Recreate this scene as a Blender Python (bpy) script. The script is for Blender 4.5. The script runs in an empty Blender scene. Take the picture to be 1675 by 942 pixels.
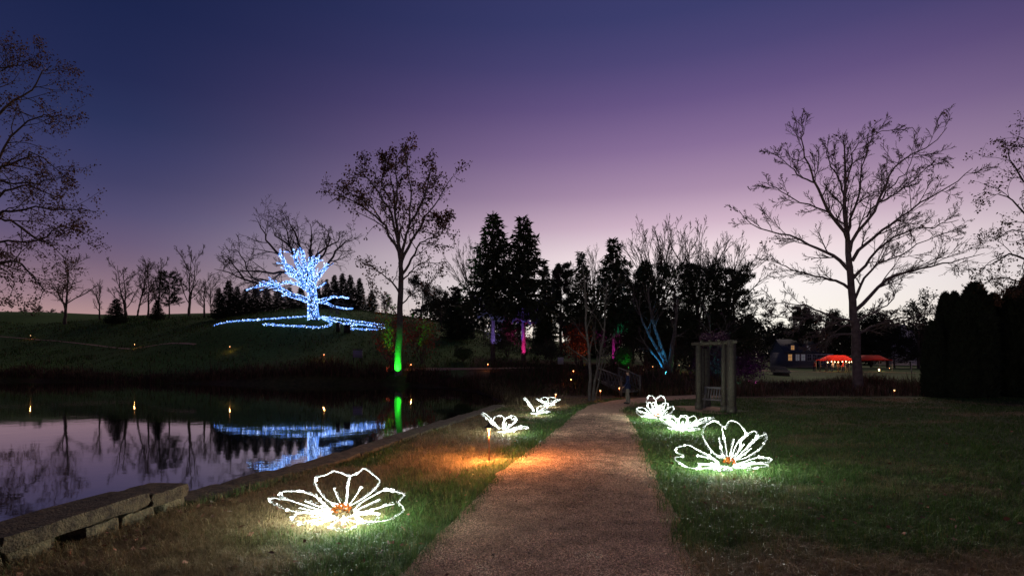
import bpy, math, random
import numpy as np
from mathutils import Vector, Matrix

# ------------------------------------------------------------------ camera, sky, exposure
scene = bpy.context.scene
COL = scene.collection
F, HX, HY, CAMZ = 900.0, 837.5, 582.0, 1.85      # focal length (px of the 1675 px frame), horizon, eye height

cam_d = bpy.data.cameras.new("camera")
cam = bpy.data.objects.new("camera", cam_d)
COL.objects.link(cam)
cam.location = (0, 0, CAMZ)
cam.rotation_euler = (math.radians(90), 0, 0)
cam_d.sensor_width = 36.0
cam_d.lens = 36.0 * F / 1675.0
cam_d.shift_y = (HY - 471.0) / 1675.0
cam_d.clip_start, cam_d.clip_end = 0.05, 4000
scene.camera = cam

GLOW_AZ = math.radians(19.5)                      # where the sun went down, right of the view axis
world = bpy.data.worlds.new("World")
scene.world = world
world.use_nodes = True
nt = world.node_tree
nt.nodes.clear()
def wn(t, **k):
    n = nt.nodes.new(t)
    for a, b in k.items(): setattr(n, a, b)
    return n
def wmath(op, a, b=None, clamp=False):
    n = wn('ShaderNodeMath', operation=op, use_clamp=clamp)
    for i, s in enumerate((a, b)):
        if s is None: continue
        if isinstance(s, (int, float)): n.inputs[i].default_value = s
        else: nt.links.new(s, n.inputs[i])
    return n.outputs[0]
def srgb(r, g, b):
    f = lambda c: ((c/255.0) <= 0.04045 and c/255.0/12.92) or ((c/255.0+0.055)/1.055)**2.4
    return (f(r), f(g), f(b), 1.0)
tc = wn('ShaderNodeTexCoord')
sep = wn('ShaderNodeSeparateXYZ')
nt.links.new(tc.outputs['Generated'], sep.inputs[0])
X, Y, Z = sep.outputs
el = wmath('MULTIPLY', wmath('ARCSINE', Z), 2/math.pi)               # 0 horizon .. 1 zenith
hl = wmath('SQRT', wmath('ADD', wmath('MULTIPLY', X, X), wmath('MULTIPLY', Y, Y)))
hl = wmath('MAXIMUM', hl, 1e-4)
dotg = wmath('DIVIDE', wmath('ADD', wmath('MULTIPLY', X, math.sin(GLOW_AZ)), wmath('MULTIPLY', Y, math.cos(GLOW_AZ))), hl)
mr = wn('ShaderNodeMapRange')
nt.links.new(dotg, mr.inputs[0])
mr.inputs[1].default_value = 0.54
mr.inputs[2].default_value = 1.0
def wramp(stops):
    r = wn('ShaderNodeValToRGB')
    r.color_ramp.interpolation = 'EASE'
    e = r.color_ramp.elements
    while len(e) > 1: e.remove(e[-1])
    e[0].position, e[0].color = stops[0][0]/90.0, srgb(*stops[0][1])
    for p, c in stops[1:]:
        n = e.new(p/90.0); n.color = srgb(*c)
    r.color_ramp.interpolation = 'LINEAR'
    nt.links.new(el, r.inputs[0])
    return r.outputs[0]
glow = wramp([(0, (255, 240, 214)), (3.0, (255, 250, 238)), (6.5, (255, 246, 243)), (10, (244, 224, 228)), (13, (209, 180, 198)), (16, (170, 141, 170)),
              (20, (135, 109, 150)), (24, (103, 84, 131)), (27.5, (78, 70, 117)), (31, (60, 61, 107)), (40, (46, 50, 96)), (90, (32, 40, 82))])
away = wramp([(0, (214, 174, 160)), (3.0, (185, 149, 147)), (5, (152, 123, 134)), (8, (117, 97, 120)), (9.5, (103, 88, 118)), (12, (82, 76, 112)), (14.5, (64, 63, 101)),
              (17, (53, 56, 96)), (19.3, (42, 49, 88)), (22.5, (34, 41, 80)), (28, (26, 35, 73)), (35, (23, 32, 68)), (90, (21, 29, 63))])
mix = wn('ShaderNodeMix', data_type='RGBA')
nt.links.new(wmath('POWER', mr.outputs[0], 2.0), mix.inputs[0])
nt.links.new(away, mix.inputs[6])
nt.links.new(glow, mix.inputs[7])
sky = wn('ShaderNodeTexSky', sky_type='NISHITA')
sky.sun_disc = False
sky.sun_elevation = math.radians(-3.0)
sky.sun_rotation = GLOW_AZ
sky.air_density, sky.dust_density, sky.ozone_density = 1.0, 1.0, 3.0
bg1 = wn('ShaderNodeBackground'); bg1.inputs[1].default_value = 1.0
bg2 = wn('ShaderNodeBackground'); bg2.inputs[1].default_value = 0.05
nt.links.new(mix.outputs[2], bg1.inputs[0])
nt.links.new(sky.outputs[0], bg2.inputs[0])
add = wn('ShaderNodeAddShader')
nt.links.new(bg1.outputs[0], add.inputs[0]); nt.links.new(bg2.outputs[0], add.inputs[1])
out = wn('ShaderNodeOutputWorld')
nt.links.new(add.outputs[0], out.inputs[0])

fill_sun_d = bpy.data.lights.new('fill_sun', 'SUN')          # added fill lamp, very soft, from the sunset side; brightens the path
fill_sun_d.energy, fill_sun_d.angle, fill_sun_d.color = 1.35, math.radians(40), (1.0, .76, .62)
fill_sun = bpy.data.objects.new('fill_sun', fill_sun_d); COL.objects.link(fill_sun)
fill_sun.rotation_euler = Vector((-math.sin(GLOW_AZ)*math.cos(.40), -math.cos(GLOW_AZ)*math.cos(.40), -math.sin(.40))).to_track_quat('-Z', 'Y').to_euler()
vs = scene.view_settings
vs.view_transform = 'Standard'; vs.look = 'None'; vs.exposure = 0.0; vs.gamma = 1.0; vs.use_curve_mapping = False
cy = scene.cycles
cy.use_denoising = True
cy.use_light_tree = True
cy.max_bounces = 5; cy.diffuse_bounces = 2; cy.glossy_bounces = 3; cy.transmission_bounces = 3
cy.sample_clamp_indirect = 3.0
cy.caustics_reflective = False; cy.caustics_refractive = False

# ------------------------------------------------------------------ helpers
def nrm(a):
    return a / np.maximum(np.linalg.norm(a, axis=-1, keepdims=True), 1e-9)

def wpt(px, py, d):
    """a point of the place at distance d that the photograph shows at px, py"""
    return np.array([(px-HX)/F*d, d, CAMZ + (HY-py)/F*d])

class MB:
    """collects vertices and faces of one mesh"""
    def __init__(s): s.v=[]; s.f=[]; s.c=[]; s.m=[]; s.n=0; s.hascol=False
    def add(s, v, faces, col=None, mi=0):
        v = np.asarray(v, float).reshape(-1, 3)
        for f in (faces if isinstance(faces, list) else [faces]):
            f = np.asarray(f, int)
            if f.size == 0: continue
            s.f.append(f + s.n); s.m.append(np.full(len(f), mi, int))
        s.v.append(v)
        if col is None: s.c.append(np.ones((len(v), 4)))
        else:
            s.hascol = True
            col = np.asarray(col, float)
            if col.ndim == 1: col = np.tile(col, (len(v), 1))
            if col.shape[1] == 3: col = np.c_[col, np.ones(len(col))]
            s.c.append(col)
        s.n += len(v)
        return s
    def box(s, c, size, rz=0.0, rot=None, mi=0, col=None, taper=1.0):
        sx, sy, sz = [q/2 for q in size]
        v = np.array([[x*sx*(taper if z > 0 else 1), y*sy*(taper if z > 0 else 1), z*sz] for x in (-1, 1) for y in (-1, 1) for z in (-1, 1)], float)
        if rot is not None: v = v @ np.array(rot).T
        elif rz:
            cz, sn = math.cos(rz), math.sin(rz)
            v = v @ np.array([[cz, sn, 0], [-sn, cz, 0], [0, 0, 1]])
        f = np.array([[0,1,3,2],[4,6,7,5],[0,4,5,1],[2,3,7,6],[0,2,6,4],[1,5,7,3]])
        return s.add(v + np.asarray(c, float), f, col, mi)
    def bar(s, a, b, w, h=None, mi=0):
        """square bar from a to b"""
        a, b = np.asarray(a, float), np.asarray(b, float)
        h = h or w
        t = b-a; L = np.linalg.norm(t); t = t/L
        up = np.array([0, 0, 1.0]) if abs(t[2]) < .95 else np.array([0, 1.0, 0])
        x = nrm(np.cross(t, up)); z = np.cross(x, t)
        return s.box((a+b)/2, (w, L, h), rot=np.stack([x, t, z], 1), mi=mi)
    def tubes(s, P, R, k, col=None, mi=0, cap=False):
        """P (B,n,3), R (B,n): B tapered tubes of k sides"""
        B, n, _ = P.shape
        if B == 0: return s
        T = np.empty_like(P)
        T[:, 1:-1] = P[:, 2:]-P[:, :-2]; T[:, 0] = P[:, 1]-P[:, 0]; T[:, -1] = P[:, -1]-P[:, -2]
        T = nrm(T)
        ref = np.where(np.abs(T[:, :1, 2:3]) > .8, np.array([[[1.0, .2, 0]]]), np.array([[[0, .1, 1.0]]]))
        U = nrm(np.cross(T, np.broadcast_to(ref, T.shape))); W = np.cross(T, U)
        a = np.arange(k)*2*math.pi/k
        ring = P[:, :, None, :] + R[:, :, None, None]*(np.cos(a)[None, None, :, None]*U[:, :, None, :] + np.sin(a)[None, None, :, None]*W[:, :, None, :])
        idx = np.arange(B*n*k).reshape(B, n, k)
        q = np.stack([idx[:, :-1], np.roll(idx, -1, 2)[:, :-1], np.roll(idx, -1, 2)[:, 1:], idx[:, 1:]], -1).reshape(-1, 4)
        fs = [q]
        if cap: fs += [idx[:, -1].reshape(B, k), idx[:, 0][:, ::-1].reshape(B, k)]
        return s.add(ring.reshape(-1, 3), fs, col, mi)
    def lathe(s, prof, k=12, c=(0, 0, 0), mi=0):
        prof = np.array(prof, float); a = np.arange(k)*2*math.pi/k
        v = np.stack([prof[:, None, 0]*np.cos(a), prof[:, None, 0]*np.sin(a), np.repeat(prof[:, 1:2], k, 1)], -1)
        i = np.arange(len(prof)*k).reshape(len(prof), k)
        q = np.stack([i[:-1], np.roll(i, -1, 1)[:-1], np.roll(i, -1, 1)[1:], i[1:]], -1).reshape(-1, 4)
        return s.add(v.reshape(-1, 3)+np.array(c), q, None, mi)
    def octas(s, C, r, col=None, sq=1.0):
        C = np.asarray(C, float); N = len(C)
        if N == 0: return s
        r = np.broadcast_to(np.asarray(r, float), (N,))
        o = np.array([[1,0,0],[-1,0,0],[0,1,0],[0,-1,0],[0,0,sq],[0,0,-sq]], float)
        v = C[:, None, :] + r[:, None, None]*o[None]
        f = np.array([[0,2,4],[2,1,4],[1,3,4],[3,0,4],[2,0,5],[1,2,5],[3,1,5],[0,3,5]])
        ff = (np.arange(N)*6)[:, None, None] + f[None]
        if col is not None:
            col = np.asarray(col, float)
            col = np.repeat(col, 6, 0) if col.ndim == 2 else col
        return s.add(v.reshape(-1, 3), ff.reshape(-1, 3), col)
    def cards(s, C, D, N, ln, wd, col=None):
        """leaf shapes: base at C, along D, width across N"""
        B = len(C)
        if B == 0: return s
        ln = np.broadcast_to(np.asarray(ln, float), (B,))[:, None]; wd = np.broadcast_to(np.asarray(wd, float), (B,))[:, None]
        S = nrm(np.cross(D, N)); up = np.cross(S, D)
        v = np.stack([C, C+D*ln*.45+S*wd*.5+up*wd*.15, C+D*ln, C+D*ln*.45-S*wd*.5+up*wd*.15], 1)
        i = np.arange(B)[:, None]*4
        f = np.concatenate([i+np.array([[0, 1, 2]]), i+np.array([[0, 2, 3]])])
        if col is not None and np.asarray(col).ndim == 2: col = np.repeat(col, 4, 0)
        return s.add(v.reshape(-1, 3), f, col)
    def mesh(s, name, mats, smooth=False, off=None):
        me = bpy.data.meshes.new(name)
        if not s.v: return me
        v = np.concatenate(s.v)
        if off is not None: v = v - np.asarray(off, float)
        me.vertices.add(len(v)); me.vertices.foreach_set('co', v.astype(np.float32).ravel())
        lv = np.concatenate([f.ravel() for f in s.f])
        ls = np.concatenate([np.full(len(f), f.shape[1]) for f in s.f])
        me.loops.add(len(lv)); me.loops.foreach_set('vertex_index', lv.astype(np.int32))
        me.polygons.add(len(ls))
        me.polygons.foreach_set('loop_start', np.r_[0, np.cumsum(ls)[:-1]].astype(np.int32))
        me.polygons.foreach_set('loop_total', ls.astype(np.int32))
        me.polygons.foreach_set('material_index', np.concatenate(s.m).astype(np.int32))
        if smooth: me.polygons.foreach_set('use_smooth', np.ones(len(ls), bool))
        if smooth == 'edges': me.update(); me.set_sharp_from_angle(angle=math.radians(38))
        if s.hascol:
            ca = me.color_attributes.new('Col', 'FLOAT_COLOR', 'POINT')
            ca.data.foreach_set('color', np.concatenate(s.c).astype(np.float32).ravel())
        for m in (mats if isinstance(mats, (list, tuple)) else [mats]): me.materials.append(m)
        me.update(); me.validate()
        return me
    def build(s, name, mats, parent=None, smooth=False, world=True):
        """link as ONE object; with a parent the vertices become local to it"""
        off = np.array(parent.matrix_basis.translation) if (parent is not None and world) else None
        if parent is not None and parent.parent is not None and world: off = off + np.array(parent.parent.matrix_basis.translation)
        o = bpy.data.objects.new(name, s.mesh(name, mats, smooth, off))
        COL.objects.link(o); o.parent = parent
        return o

def tag(o, label=None, cat=None, group=None, kind=None):
    if label: o['label'] = label
    if cat: o['category'] = cat
    if group: o['group'] = group
    if kind: o['kind'] = kind
    return o
def thing(name, label, cat, loc=(0, 0, 0), group=None, rz=0.0):
    o = bpy.data.objects.new(name, None); COL.objects.link(o)
    o.location = [float(q) for q in loc]; o.rotation_euler = (0, 0, rz); o.empty_display_size = .2
    return tag(o, label, cat, group)
def copy_tree(o, parent=None):
    c = o.copy(); COL.objects.link(c); c.parent = parent
    for ch in o.children: copy_tree(ch, c)
    return c

def vnoise(x, y, scale, seed):
    rg = np.random.default_rng(seed); g = rg.random((64, 64))
    u, v = np.asarray(x)/scale+1000.37, np.asarray(y)/scale+1000.71
    i, j = np.floor(u).astype(int), np.floor(v).astype(int); a, b = u-i, v-j
    a, b = a*a*(3-2*a), b*b*(3-2*b)
    G = lambda p, q: g[p % 64, q % 64]
    return (G(i, j)*(1-a)+G(i+1, j)*a)*(1-b) + (G(i, j+1)*(1-a)+G(i+1, j+1)*a)*b

# ------------------------------------------------------------------ materials
def newmat(name):
    m = bpy.data.materials.new(name); m.use_nodes = True
    n = m.node_tree; n.nodes.clear()
    o = n.nodes.new('ShaderNodeOutputMaterial')
    return m, n, o
def pbr(name, col, rough=.8, var=.25, scale=8.0, bump=0.0, bscale=None, col2=None, spec=.3, attr=False, translucent=0.0, metal=0.0, bdist=.02):
    m, n, o = newmat(name)
    p = n.nodes.new('ShaderNodeBsdfPrincipled')
    p.inputs['Roughness'].default_value = rough; p.inputs['Specular IOR Level'].default_value = spec; p.inputs['Metallic'].default_value = metal
    t = n.nodes.new('ShaderNodeTexCoord')
    nz = n.nodes.new('ShaderNodeTexNoise'); nz.inputs['Scale'].default_value = scale; nz.inputs['Detail'].default_value = 6; nz.inputs['Roughness'].default_value = .65
    n.links.new(t.outputs['Object'], nz.inputs['Vector'])
    cr = n.nodes.new('ShaderNodeValToRGB')
    c1 = np.array(col)*(1-var); c2 = np.array(col2) if col2 is not None else np.array(col)*(1+var)
    cr.color_ramp.elements[0].position, cr.color_ramp.elements[1].position = .32, .68
    cr.color_ramp.elements[0].color = (*c1, 1); cr.color_ramp.elements[1].color = (*c2, 1)
    n.links.new(nz.outputs[0], cr.inputs[0])
    src = cr.outputs[0]
    if attr:
        a = n.nodes.new('ShaderNodeAttribute'); a.attribute_name = 'Col'
        mx = n.nodes.new('ShaderNodeMix'); mx.data_type = 'RGBA'; mx.blend_type = 'MULTIPLY'; mx.inputs[0].default_value = 1
        n.links.new(src, mx.inputs[6]); n.links.new(a.outputs[0], mx.inputs[7]); src = mx.outputs[2]
    n.links.new(src, p.inputs['Base Color'])
    if bump:
        b = n.nodes.new('ShaderNodeBump'); b.inputs['Strength'].default_value = bump; b.inputs['Distance'].default_value = bdist
        nb = n.nodes.new('ShaderNodeTexNoise'); nb.inputs['Scale'].default_value = bscale or scale*3; nb.inputs['Detail'].default_value = 5
        n.links.new(t.outputs['Object'], nb.inputs['Vector']); n.links.new(nb.outputs[0], b.inputs['Height']); n.links.new(b.outputs[0], p.inputs['Normal'])
    if translucent:
        tr = n.nodes.new('ShaderNodeBsdfTranslucent'); n.links.new(src, tr.inputs[0])
        ms = n.nodes.new('ShaderNodeMixShader'); ms.inputs[0].default_value = translucent
        n.links.new(p.outputs[0], ms.inputs[1]); n.links.new(tr.outputs[0], ms.inputs[2]); n.links.new(ms.outputs[0], o.inputs[0])
    else: n.links.new(p.outputs[0], o.inputs[0])
    return m
def glowmat(name, col, strength, attr=False):
    m, n, o = newmat(name)
    e = n.nodes.new('ShaderNodeEmission'); e.inputs[0].default_value = (*col, 1); e.inputs[1].default_value = strength
    if attr:
        a = n.nodes.new('ShaderNodeAttribute'); a.attribute_name = 'Col'; n.links.new(a.outputs[0], e.inputs[0])
    n.links.new(e.outputs[0], o.inputs[0])
    return m
M = {}
M['bark'] = pbr('bark', (.075, .06, .05), .9, .4, 6, .6, 22)
M['bark_pale'] = pbr('pale_bark', (.16, .13, .12), .85, .45, 3, .5, 14)
M['bark_grey'] = pbr('grey_bark', (.11, .10, .09), .9, .4, 5, .5, 18)
M['leaf_brown'] = pbr('brown_leaves', (.10, .055, .03), .7, .4, 3, attr=True, translucent=.25)
M['leaf_red'] = pbr('red_leaves', (.20, .05, .03), .7, .4, 3, translucent=.25)
M['needle'] = pbr('needles', (.035, .05, .025), .75, .4, 2)
M['cedar'] = pbr('cedar_foliage', (.028, .04, .02), .9, .4, 2)
M['leaf_dark'] = pbr('dark_leaves', (.035, .04, .022), .8, .4, 1.5)
M['ground'] = pbr('meadow_ground', (1, 1, 1), .95, .35, 3.0, .8, 30, attr=True, spec=.1, bdist=.04)
M['grass'] = pbr('grass_blades', (1, 1, 1), .6, .15, 5, attr=True, translucent=.3, spec=.25)
M['path'] = pbr('gravel', (.40, .25, .155), .95, .45, 7, 1.0, 70, col2=(.58, .39, .26), spec=.15, bdist=.02)
M['pebble'] = pbr('pebbles', (1, 1, 1), .85, .1, 5, attr=True, spec=.3)
M['stone'] = pbr('wall_stone', (.06, .052, .038), .95, .6, 7, 1.0, 30, col2=(.17, .15, .09), bdist=.04)
M['coping'] = pbr('coping_stone', (.042, .033, .028), .95, .55, 9, 1.0, 34, col2=(.10, .082, .05), bdist=.035)
M['moss'] = pbr('moss', (.05, .06, .015), .95, .4, 12, 1.0, 60)
M['brush'] = pbr('dry_brush', (1, 1, 1), .9, .3, 2, attr=True, spec=.05)
M['led_white'] = glowmat('white_led', (1, 1, 1), 1.0, attr=True)
M['led_blue'] = glowmat('blue_led', (1, 1, 1), 1.0, attr=True)
M['led_orange'] = glowmat('amber_led', (1.0, .30, .05), 1.0, attr=True)
M['wire'] = pbr('white_wire', (.6, .62, .6), .5, .1)
M['copper'] = pbr('copper_post', (.30, .13, .07), .45, .3, 20, metal=.4)
M['hat'] = pbr('dark_bronze', (.03, .025, .022), .5, .2, metal=.3)
M['lampglass'] = glowmat('lamp_glass', (1.0, .62, .26), 3.5)
M['wood'] = pbr('weathered_wood', (.085, .078, .06), .85, .35, 10, .4, 40)
M['wood_white'] = pbr('pale_painted_wood', (.17, .165, .17), .7, .15, 10)
M['wood_grey'] = pbr('grey_wood', (.10, .095, .09), .8, .25, 10)
M['tent'] = pbr('red_canvas', (.62, .04, .035), .8, .15, 2, translucent=.5)
M['metal'] = pbr('pale_metal', (.45, .45, .45), .5, .1)
M['black'] = pbr('black_metal', (.02, .02, .022), .5, .2)
M['roof'] = pbr('slate_roof', (.06, .075, .10), .8, .3, 4)
M['wall_house'] = pbr('pale_siding', (.11, .12, .15), .8, .12, 3)
M['wall_white'] = pbr('white_siding', (.62, .62, .68), .8, .1, 3)
M['trim'] = pbr('white_trim', (.6, .6, .6), .7, .1)
M['winlit'] = glowmat('lit_window', (1.0, .50, .18), .38)
M['windark'] = pbr('dark_pane', (.05, .06, .08), .15, .1)
M['winpale'] = glowmat('dim_window', (.75, .72, .85), .10)
M['bulb'] = glowmat('warm_bulb', (1.0, .62, .28), 9.0)
M['jacket'] = pbr('navy_jacket', (.012, .018, .06), .85, .3, 14, .3)
M['trousers'] = pbr('khaki_trousers', (.17, .16, .13), .9, .2, 14, .3)
M['shoes'] = pbr('dark_shoes', (.015, .012, .012), .6, .2)
M['skin'] = pbr('skin', (.42, .26, .19), .6, .1)
M['hair'] = pbr('hair', (.06, .045, .035), .7, .3, 30)
M['leaf_fallen'] = pbr('fallen_leaf', (1, 1, 1), .8, .2, 9, attr=True)
M['sign'] = pbr('sign_board', (.16, .16, .26), .6, .15, 6)
M['sign_pale'] = pbr('pale_sign_board', (.30, .31, .34), .6, .1, 6)

# water: dark, mirror-like, with a light ripple
def water_mat():
    m, n, o = newmat('pond_water')
    p = n.nodes.new('ShaderNodeBsdfPrincipled')
    p.inputs['Base Color'].default_value = (.006, .008, .008, 1); p.inputs['Roughness'].default_value = .03; p.inputs['IOR'].default_value = 1.33
    p.inputs['Specular IOR Level'].default_value = .5
    p.inputs['Coat Weight'].default_value = 1.0; p.inputs['Coat IOR'].default_value = 1.4; p.inputs['Coat Roughness'].default_value = .03
    t = n.nodes.new('ShaderNodeTexCoord')
    b = None
    for sc, st, ds in (((.9, 1.3, 1), 1.0, .0022), ((5.0, 7.0, 1), 1.0, .0004)):
        mp = n.nodes.new('ShaderNodeMapping'); mp.inputs['Scale'].default_value = sc
        nz = n.nodes.new('ShaderNodeTexNoise'); nz.inputs['Scale'].default_value = 1.0; nz.inputs['Detail'].default_value = 3
        n.links.new(t.outputs['Object'], mp.inputs[0]); n.links.new(mp.outputs[0], nz.inputs['Vector'])
        bb = n.nodes.new('ShaderNodeBump'); bb.inputs['Strength'].default_value = st; bb.inputs['Distance'].default_value = ds
        n.links.new(nz.outputs[0], bb.inputs['Height'])
        if b: n.links.new(b.outputs[0], bb.inputs['Normal'])
        b = bb
    n.links.new(b.outputs[0], p.inputs['Normal']); n.links.new(b.outputs[0], p.inputs['Coat Normal'])
    n.links.new(p.outputs[0], o.inputs[0])
    return m
M['water'] = water_mat()

# ------------------------------------------------------------------ terrain
WATER = -0.75
plane = lambda y: -0.0217*np.clip(y, -8, 31)
ctrl = []
for yy in (-40, -15, -5, 2, 8, 14, 20, 25, 30):
    for xx in (-8, -3, 2, 8, 16, 26, 40):
        ctrl.append((xx, yy, float(plane(yy))))
def cp(px, py, d): ctrl.append(tuple(wpt(px, py, d)))
for a in [(1150, 655, 33), (1300, 658, 34), (1500, 656, 34), (1675, 655, 33),
          (1404, 650, 38), (1250, 638, 42), (1500, 640, 45), (1300, 620, 62), (1480, 615, 66), (1400, 611, 90), (1330, 608, 112), (1200, 606, 75), (1480, 600, 125), (1300, 602, 150), (1650, 604, 110), (1650, 620, 60),
          (1000, 640, 38), (1090, 622, 48), (1010, 606, 52), (1090, 600, 60), (950, 610, 50), (855, 590, 58), (800, 594, 58), (800, 606, 51), (920, 600, 56),
          (652, 611, 51), (672, 604, 52), (530, 588, 55), (375, 578, 63), (220, 572, 72), (50, 555, 88), (-100, 545, 95),
          (513, 520, 70), (353, 532, 72), (640, 548, 68), (720, 540, 78), (850, 565, 80), (1000, 580, 85), (1100, 590, 90),
          (0, 516, 108), (170, 520, 105), (340, 514, 105), (450, 512, 100), (560, 509, 95), (680, 520, 95), (-250, 515, 110), (800, 545, 100),
          (0, 520, 160), (340, 530, 160), (700, 540, 160), (1000, 570, 150)]:
    cp(*a)
ctrl += [(-12, 50, -.5), (-25, 51, -.5), (-47, 56, -.5), (-60, 57, -.5), (-95, 60, -.4), (-6, 46, -.55), (-3, 40, -.6), (-1, 31, -.6), (-140, 40, 0), (-140, 0, 0), (-140, -40, 0),
         (-90, 110, 9), (-160, 120, 10), (0, 300, 2), (-200, 300, 8), (200, 300, -1), (150, 120, -1), (120, 40, -1), (120, -40, 0), (-60, -40, -.2)]
ctrl = np.array(ctrl)
def tps_k(r2): return np.where(r2 > 1e-9, r2*np.log(np.maximum(r2, 1e-9)), 0)
_n = len(ctrl)
_K = tps_k(((ctrl[:, None, :2]-ctrl[None, :, :2])**2).sum(-1)) + np.eye(_n)*30.0
_P = np.c_[np.ones(_n), ctrl[:, :2]]
_W = np.linalg.solve(np.block([[_K, _P], [_P.T, np.zeros((3, 3))]]), np.r_[ctrl[:, 2], 0, 0, 0])

# the wall line between lawn and pond, and the pond outline
WL = np.array([(-5.25, -14.), (-5.1, 3.0), (-5.05, 5.3), (-4.85, 7.3), (-3.9, 10.5), (-2.80, 16.0), (-1.75, 21.5), (-.85, 26.0)])
SHORE = np.array([(-.3, 29.0), (-1.2, 34.0), (-2.6, 40.0), (-6.8, 46.5), (-11.5, 50.0), (-25, 51.5), (-40, 54.0), (-54, 58.0), (-75, 60), (-110, 58), (-125, 20), (-120, -14)])
POND = np.r_[WL, SHORE]
def inside(x, y, poly):
    x, y = np.asarray(x), np.asarray(y); r = np.zeros(np.broadcast(x, y).shape, bool)
    for (x0, y0), (x1, y1) in zip(poly, np.roll(poly, -1, 0)):
        c = ((y0 > y) != (y1 > y))
        if abs(y1-y0) > 1e-9: r ^= c & (x < (x1-x0)*(y-y0)/(y1-y0)+x0)
    return r
def polydist(x, y, poly, closed=True):
    d = np.full(np.broadcast(x, y).shape, 1e9)
    q = np.roll(poly, -1, 0) if closed else poly[1:]
    for (x0, y0), (x1, y1) in zip(poly if closed else poly[:-1], q):
        ex, ey = x1-x0, y1-y0; t = np.clip(((x-x0)*ex+(y-y0)*ey)/(ex*ex+ey*ey+1e-12), 0, 1)
        d = np.minimum(d, np.hypot(x-x0-t*ex, y-y0-t*ey))
    return d
def G(x, y):
    x, y = np.atleast_1d(np.asarray(x, float)), np.atleast_1d(np.asarray(y, float))
    sh = x.shape; x, y = x.ravel(), y.ravel(); z = np.empty(len(x))
    xc, yc = np.clip(x, -260, 260), np.clip(y, -60, 330)
    for i in range(0, len(x), 20000):
        s = slice(i, i+20000); p = np.c_[xc[s], yc[s]]
        z[s] = tps_k(((p[:, None]-ctrl[None, :, :2])**2).sum(-1)) @ _W[:_n] + _W[_n] + p @ _W[_n+1:]
    # the lawn is one even slope
    yl = 31+9*np.clip((16-x)/4, 0, 1)*np.clip((x+.5)/2, 0, 1)
    k = np.clip((yl-y)/5, 0, 1)*np.clip((x+8)/2, 0, 1)*np.clip((30-x)/10, 0, 1)*np.clip((y+14)/6, 0, 1)
    k = k*k*(3-2*k)
    z = z*(1-k)+plane(y)*k
    z = z + .10*(vnoise(x, y, 9, 3)-.5)*np.clip((y-24)/10, 0, 1) + .05*(vnoise(x, y, 2.2, 4)-.5)*np.clip((np.hypot(x-1, y)-3)/10, 0, 1)
    ins = inside(x, y, POND); d = polydist(x, y, POND)
    bank = np.clip(d/2.5, 0, 1)
    z = np.where(ins, np.minimum(z, WATER-.02-np.minimum(d, 2.0)*.5), np.where(y > 27, np.maximum(z, WATER+.02+.05*bank), z))
    return z.reshape(sh)
def gz(x, y): return float(G(x, y)[0])
def at(px, d):
    x = (px-HX)/F*d
    return np.array([x, d, gz(x, d)])
def on_lawn(px, py):
    """the lawn point seen at px, py (even slope near the camera)"""
    d = 900*CAMZ/(py-HY-900*.0217)
    x = (px-HX)/F*d
    return np.array([x, d, gz(x, d)])

# gravel path: left and right edges
PL = np.array([(-1.25, -14), (-1.22, 0), (-.97, 4.9), (-.69, 6.7), (-.03, 10.5), (1.45, 16.9), (3.1, 24.6), (4.6, 29.3), (6.6, 32.2), (9.5, 34.4), (12.5, 35.6)])
PR = np.array([(1.45, -14), (1.5, 0), (1.70, 4.9), (1.99, 6.7), (2.62, 10.5), (3.75, 16.9), (4.85, 24.0), (6.0, 27.4), (7.4, 29.6), (9.9, 31.9), (12.9, 33.2)])
def resample(p, n):
    p = np.asarray(p, float); m = len(p); u = np.linspace(0, m-1, n); i = np.minimum(u.astype(int), m-2); t = (u-i)[:, None]
    q = np.vstack([2*p[0]-p[1], p, 2*p[-1]-p[-2]])
    a, b, c, d = q[i], q[i+1], q[i+2], q[i+3]
    return .5*((2*b)+(-a+c)*t+(2*a-5*b+4*c-d)*t*t+(-a+3*b-3*c+d)*t**3)
PLs, PRs = resample(PL, 90), resample(PR, 90)
PATHPOLY = np.r_[PLs, PRs[::-1]]
PATCH_C = on_lawn(1160, 668)[:2]

def grid(xs, ys):
    gx, gy = np.meshgrid(xs, ys, indexing='ij'); z = G(gx, gy)
    nx, ny = gx.shape; i = np.arange(nx*ny).reshape(nx, ny)
    q = np.stack([i[:-1, :-1], i[1:, :-1], i[1:, 1:], i[:-1, 1:]], -1).reshape(-1, 4)
    return np.stack([gx, gy, z], -1).reshape(-1, 3), q
def graded(lo, hi, c, s0, gr):
    r = [c]; s = s0
    while r[-1] < hi: r.append(r[-1]+s); s *= gr
    l = [c]; s = s0
    while l[-1] > lo: l.append(l[-1]-s); s *= gr
    return np.array(sorted(set(l+r)))
TAN, GRN, BRN = np.array([.20, .145, .075]), np.array([.026, .058, .013]), np.array([.085, .048, .030])
def lawn_colour(x, y):
    """dry patches and green patches of the turf, 0 = green 1 = dry"""
    a = vnoise(x, y, 2.6, 11)*.55+vnoise(x, y, .8, 12)*.30+vnoise(x, y, .25, 13)*.15
    left = x < np.interp(y, PLs[:, 1], PLs[:, 0])
    dl = np.interp(y, PLs[:, 1], PLs[:, 0])-x
    bias = np.where(left, .09-.36*np.exp(-((dl-.25)/.45)**2), -.27+.40*np.exp(-((y-4.6)/1.0)**2)+.16*np.exp(-((x-11)/5)**2-((y-17)/4)**2)+.12*np.clip((x-9)/14, 0, 1)+.12*np.clip((y-21)/8, 0, 1))
    return np.clip((a+bias-.40)*4.0, 0, 1)
b = MB()
v, q = grid(graded(-900, 900, 1, .30, 1.055), graded(-120, 1600, 6, .30, 1.045))
x, y = v[:, 0], v[:, 1]
dry = lawn_colour(x, y)[:, None]
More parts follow.
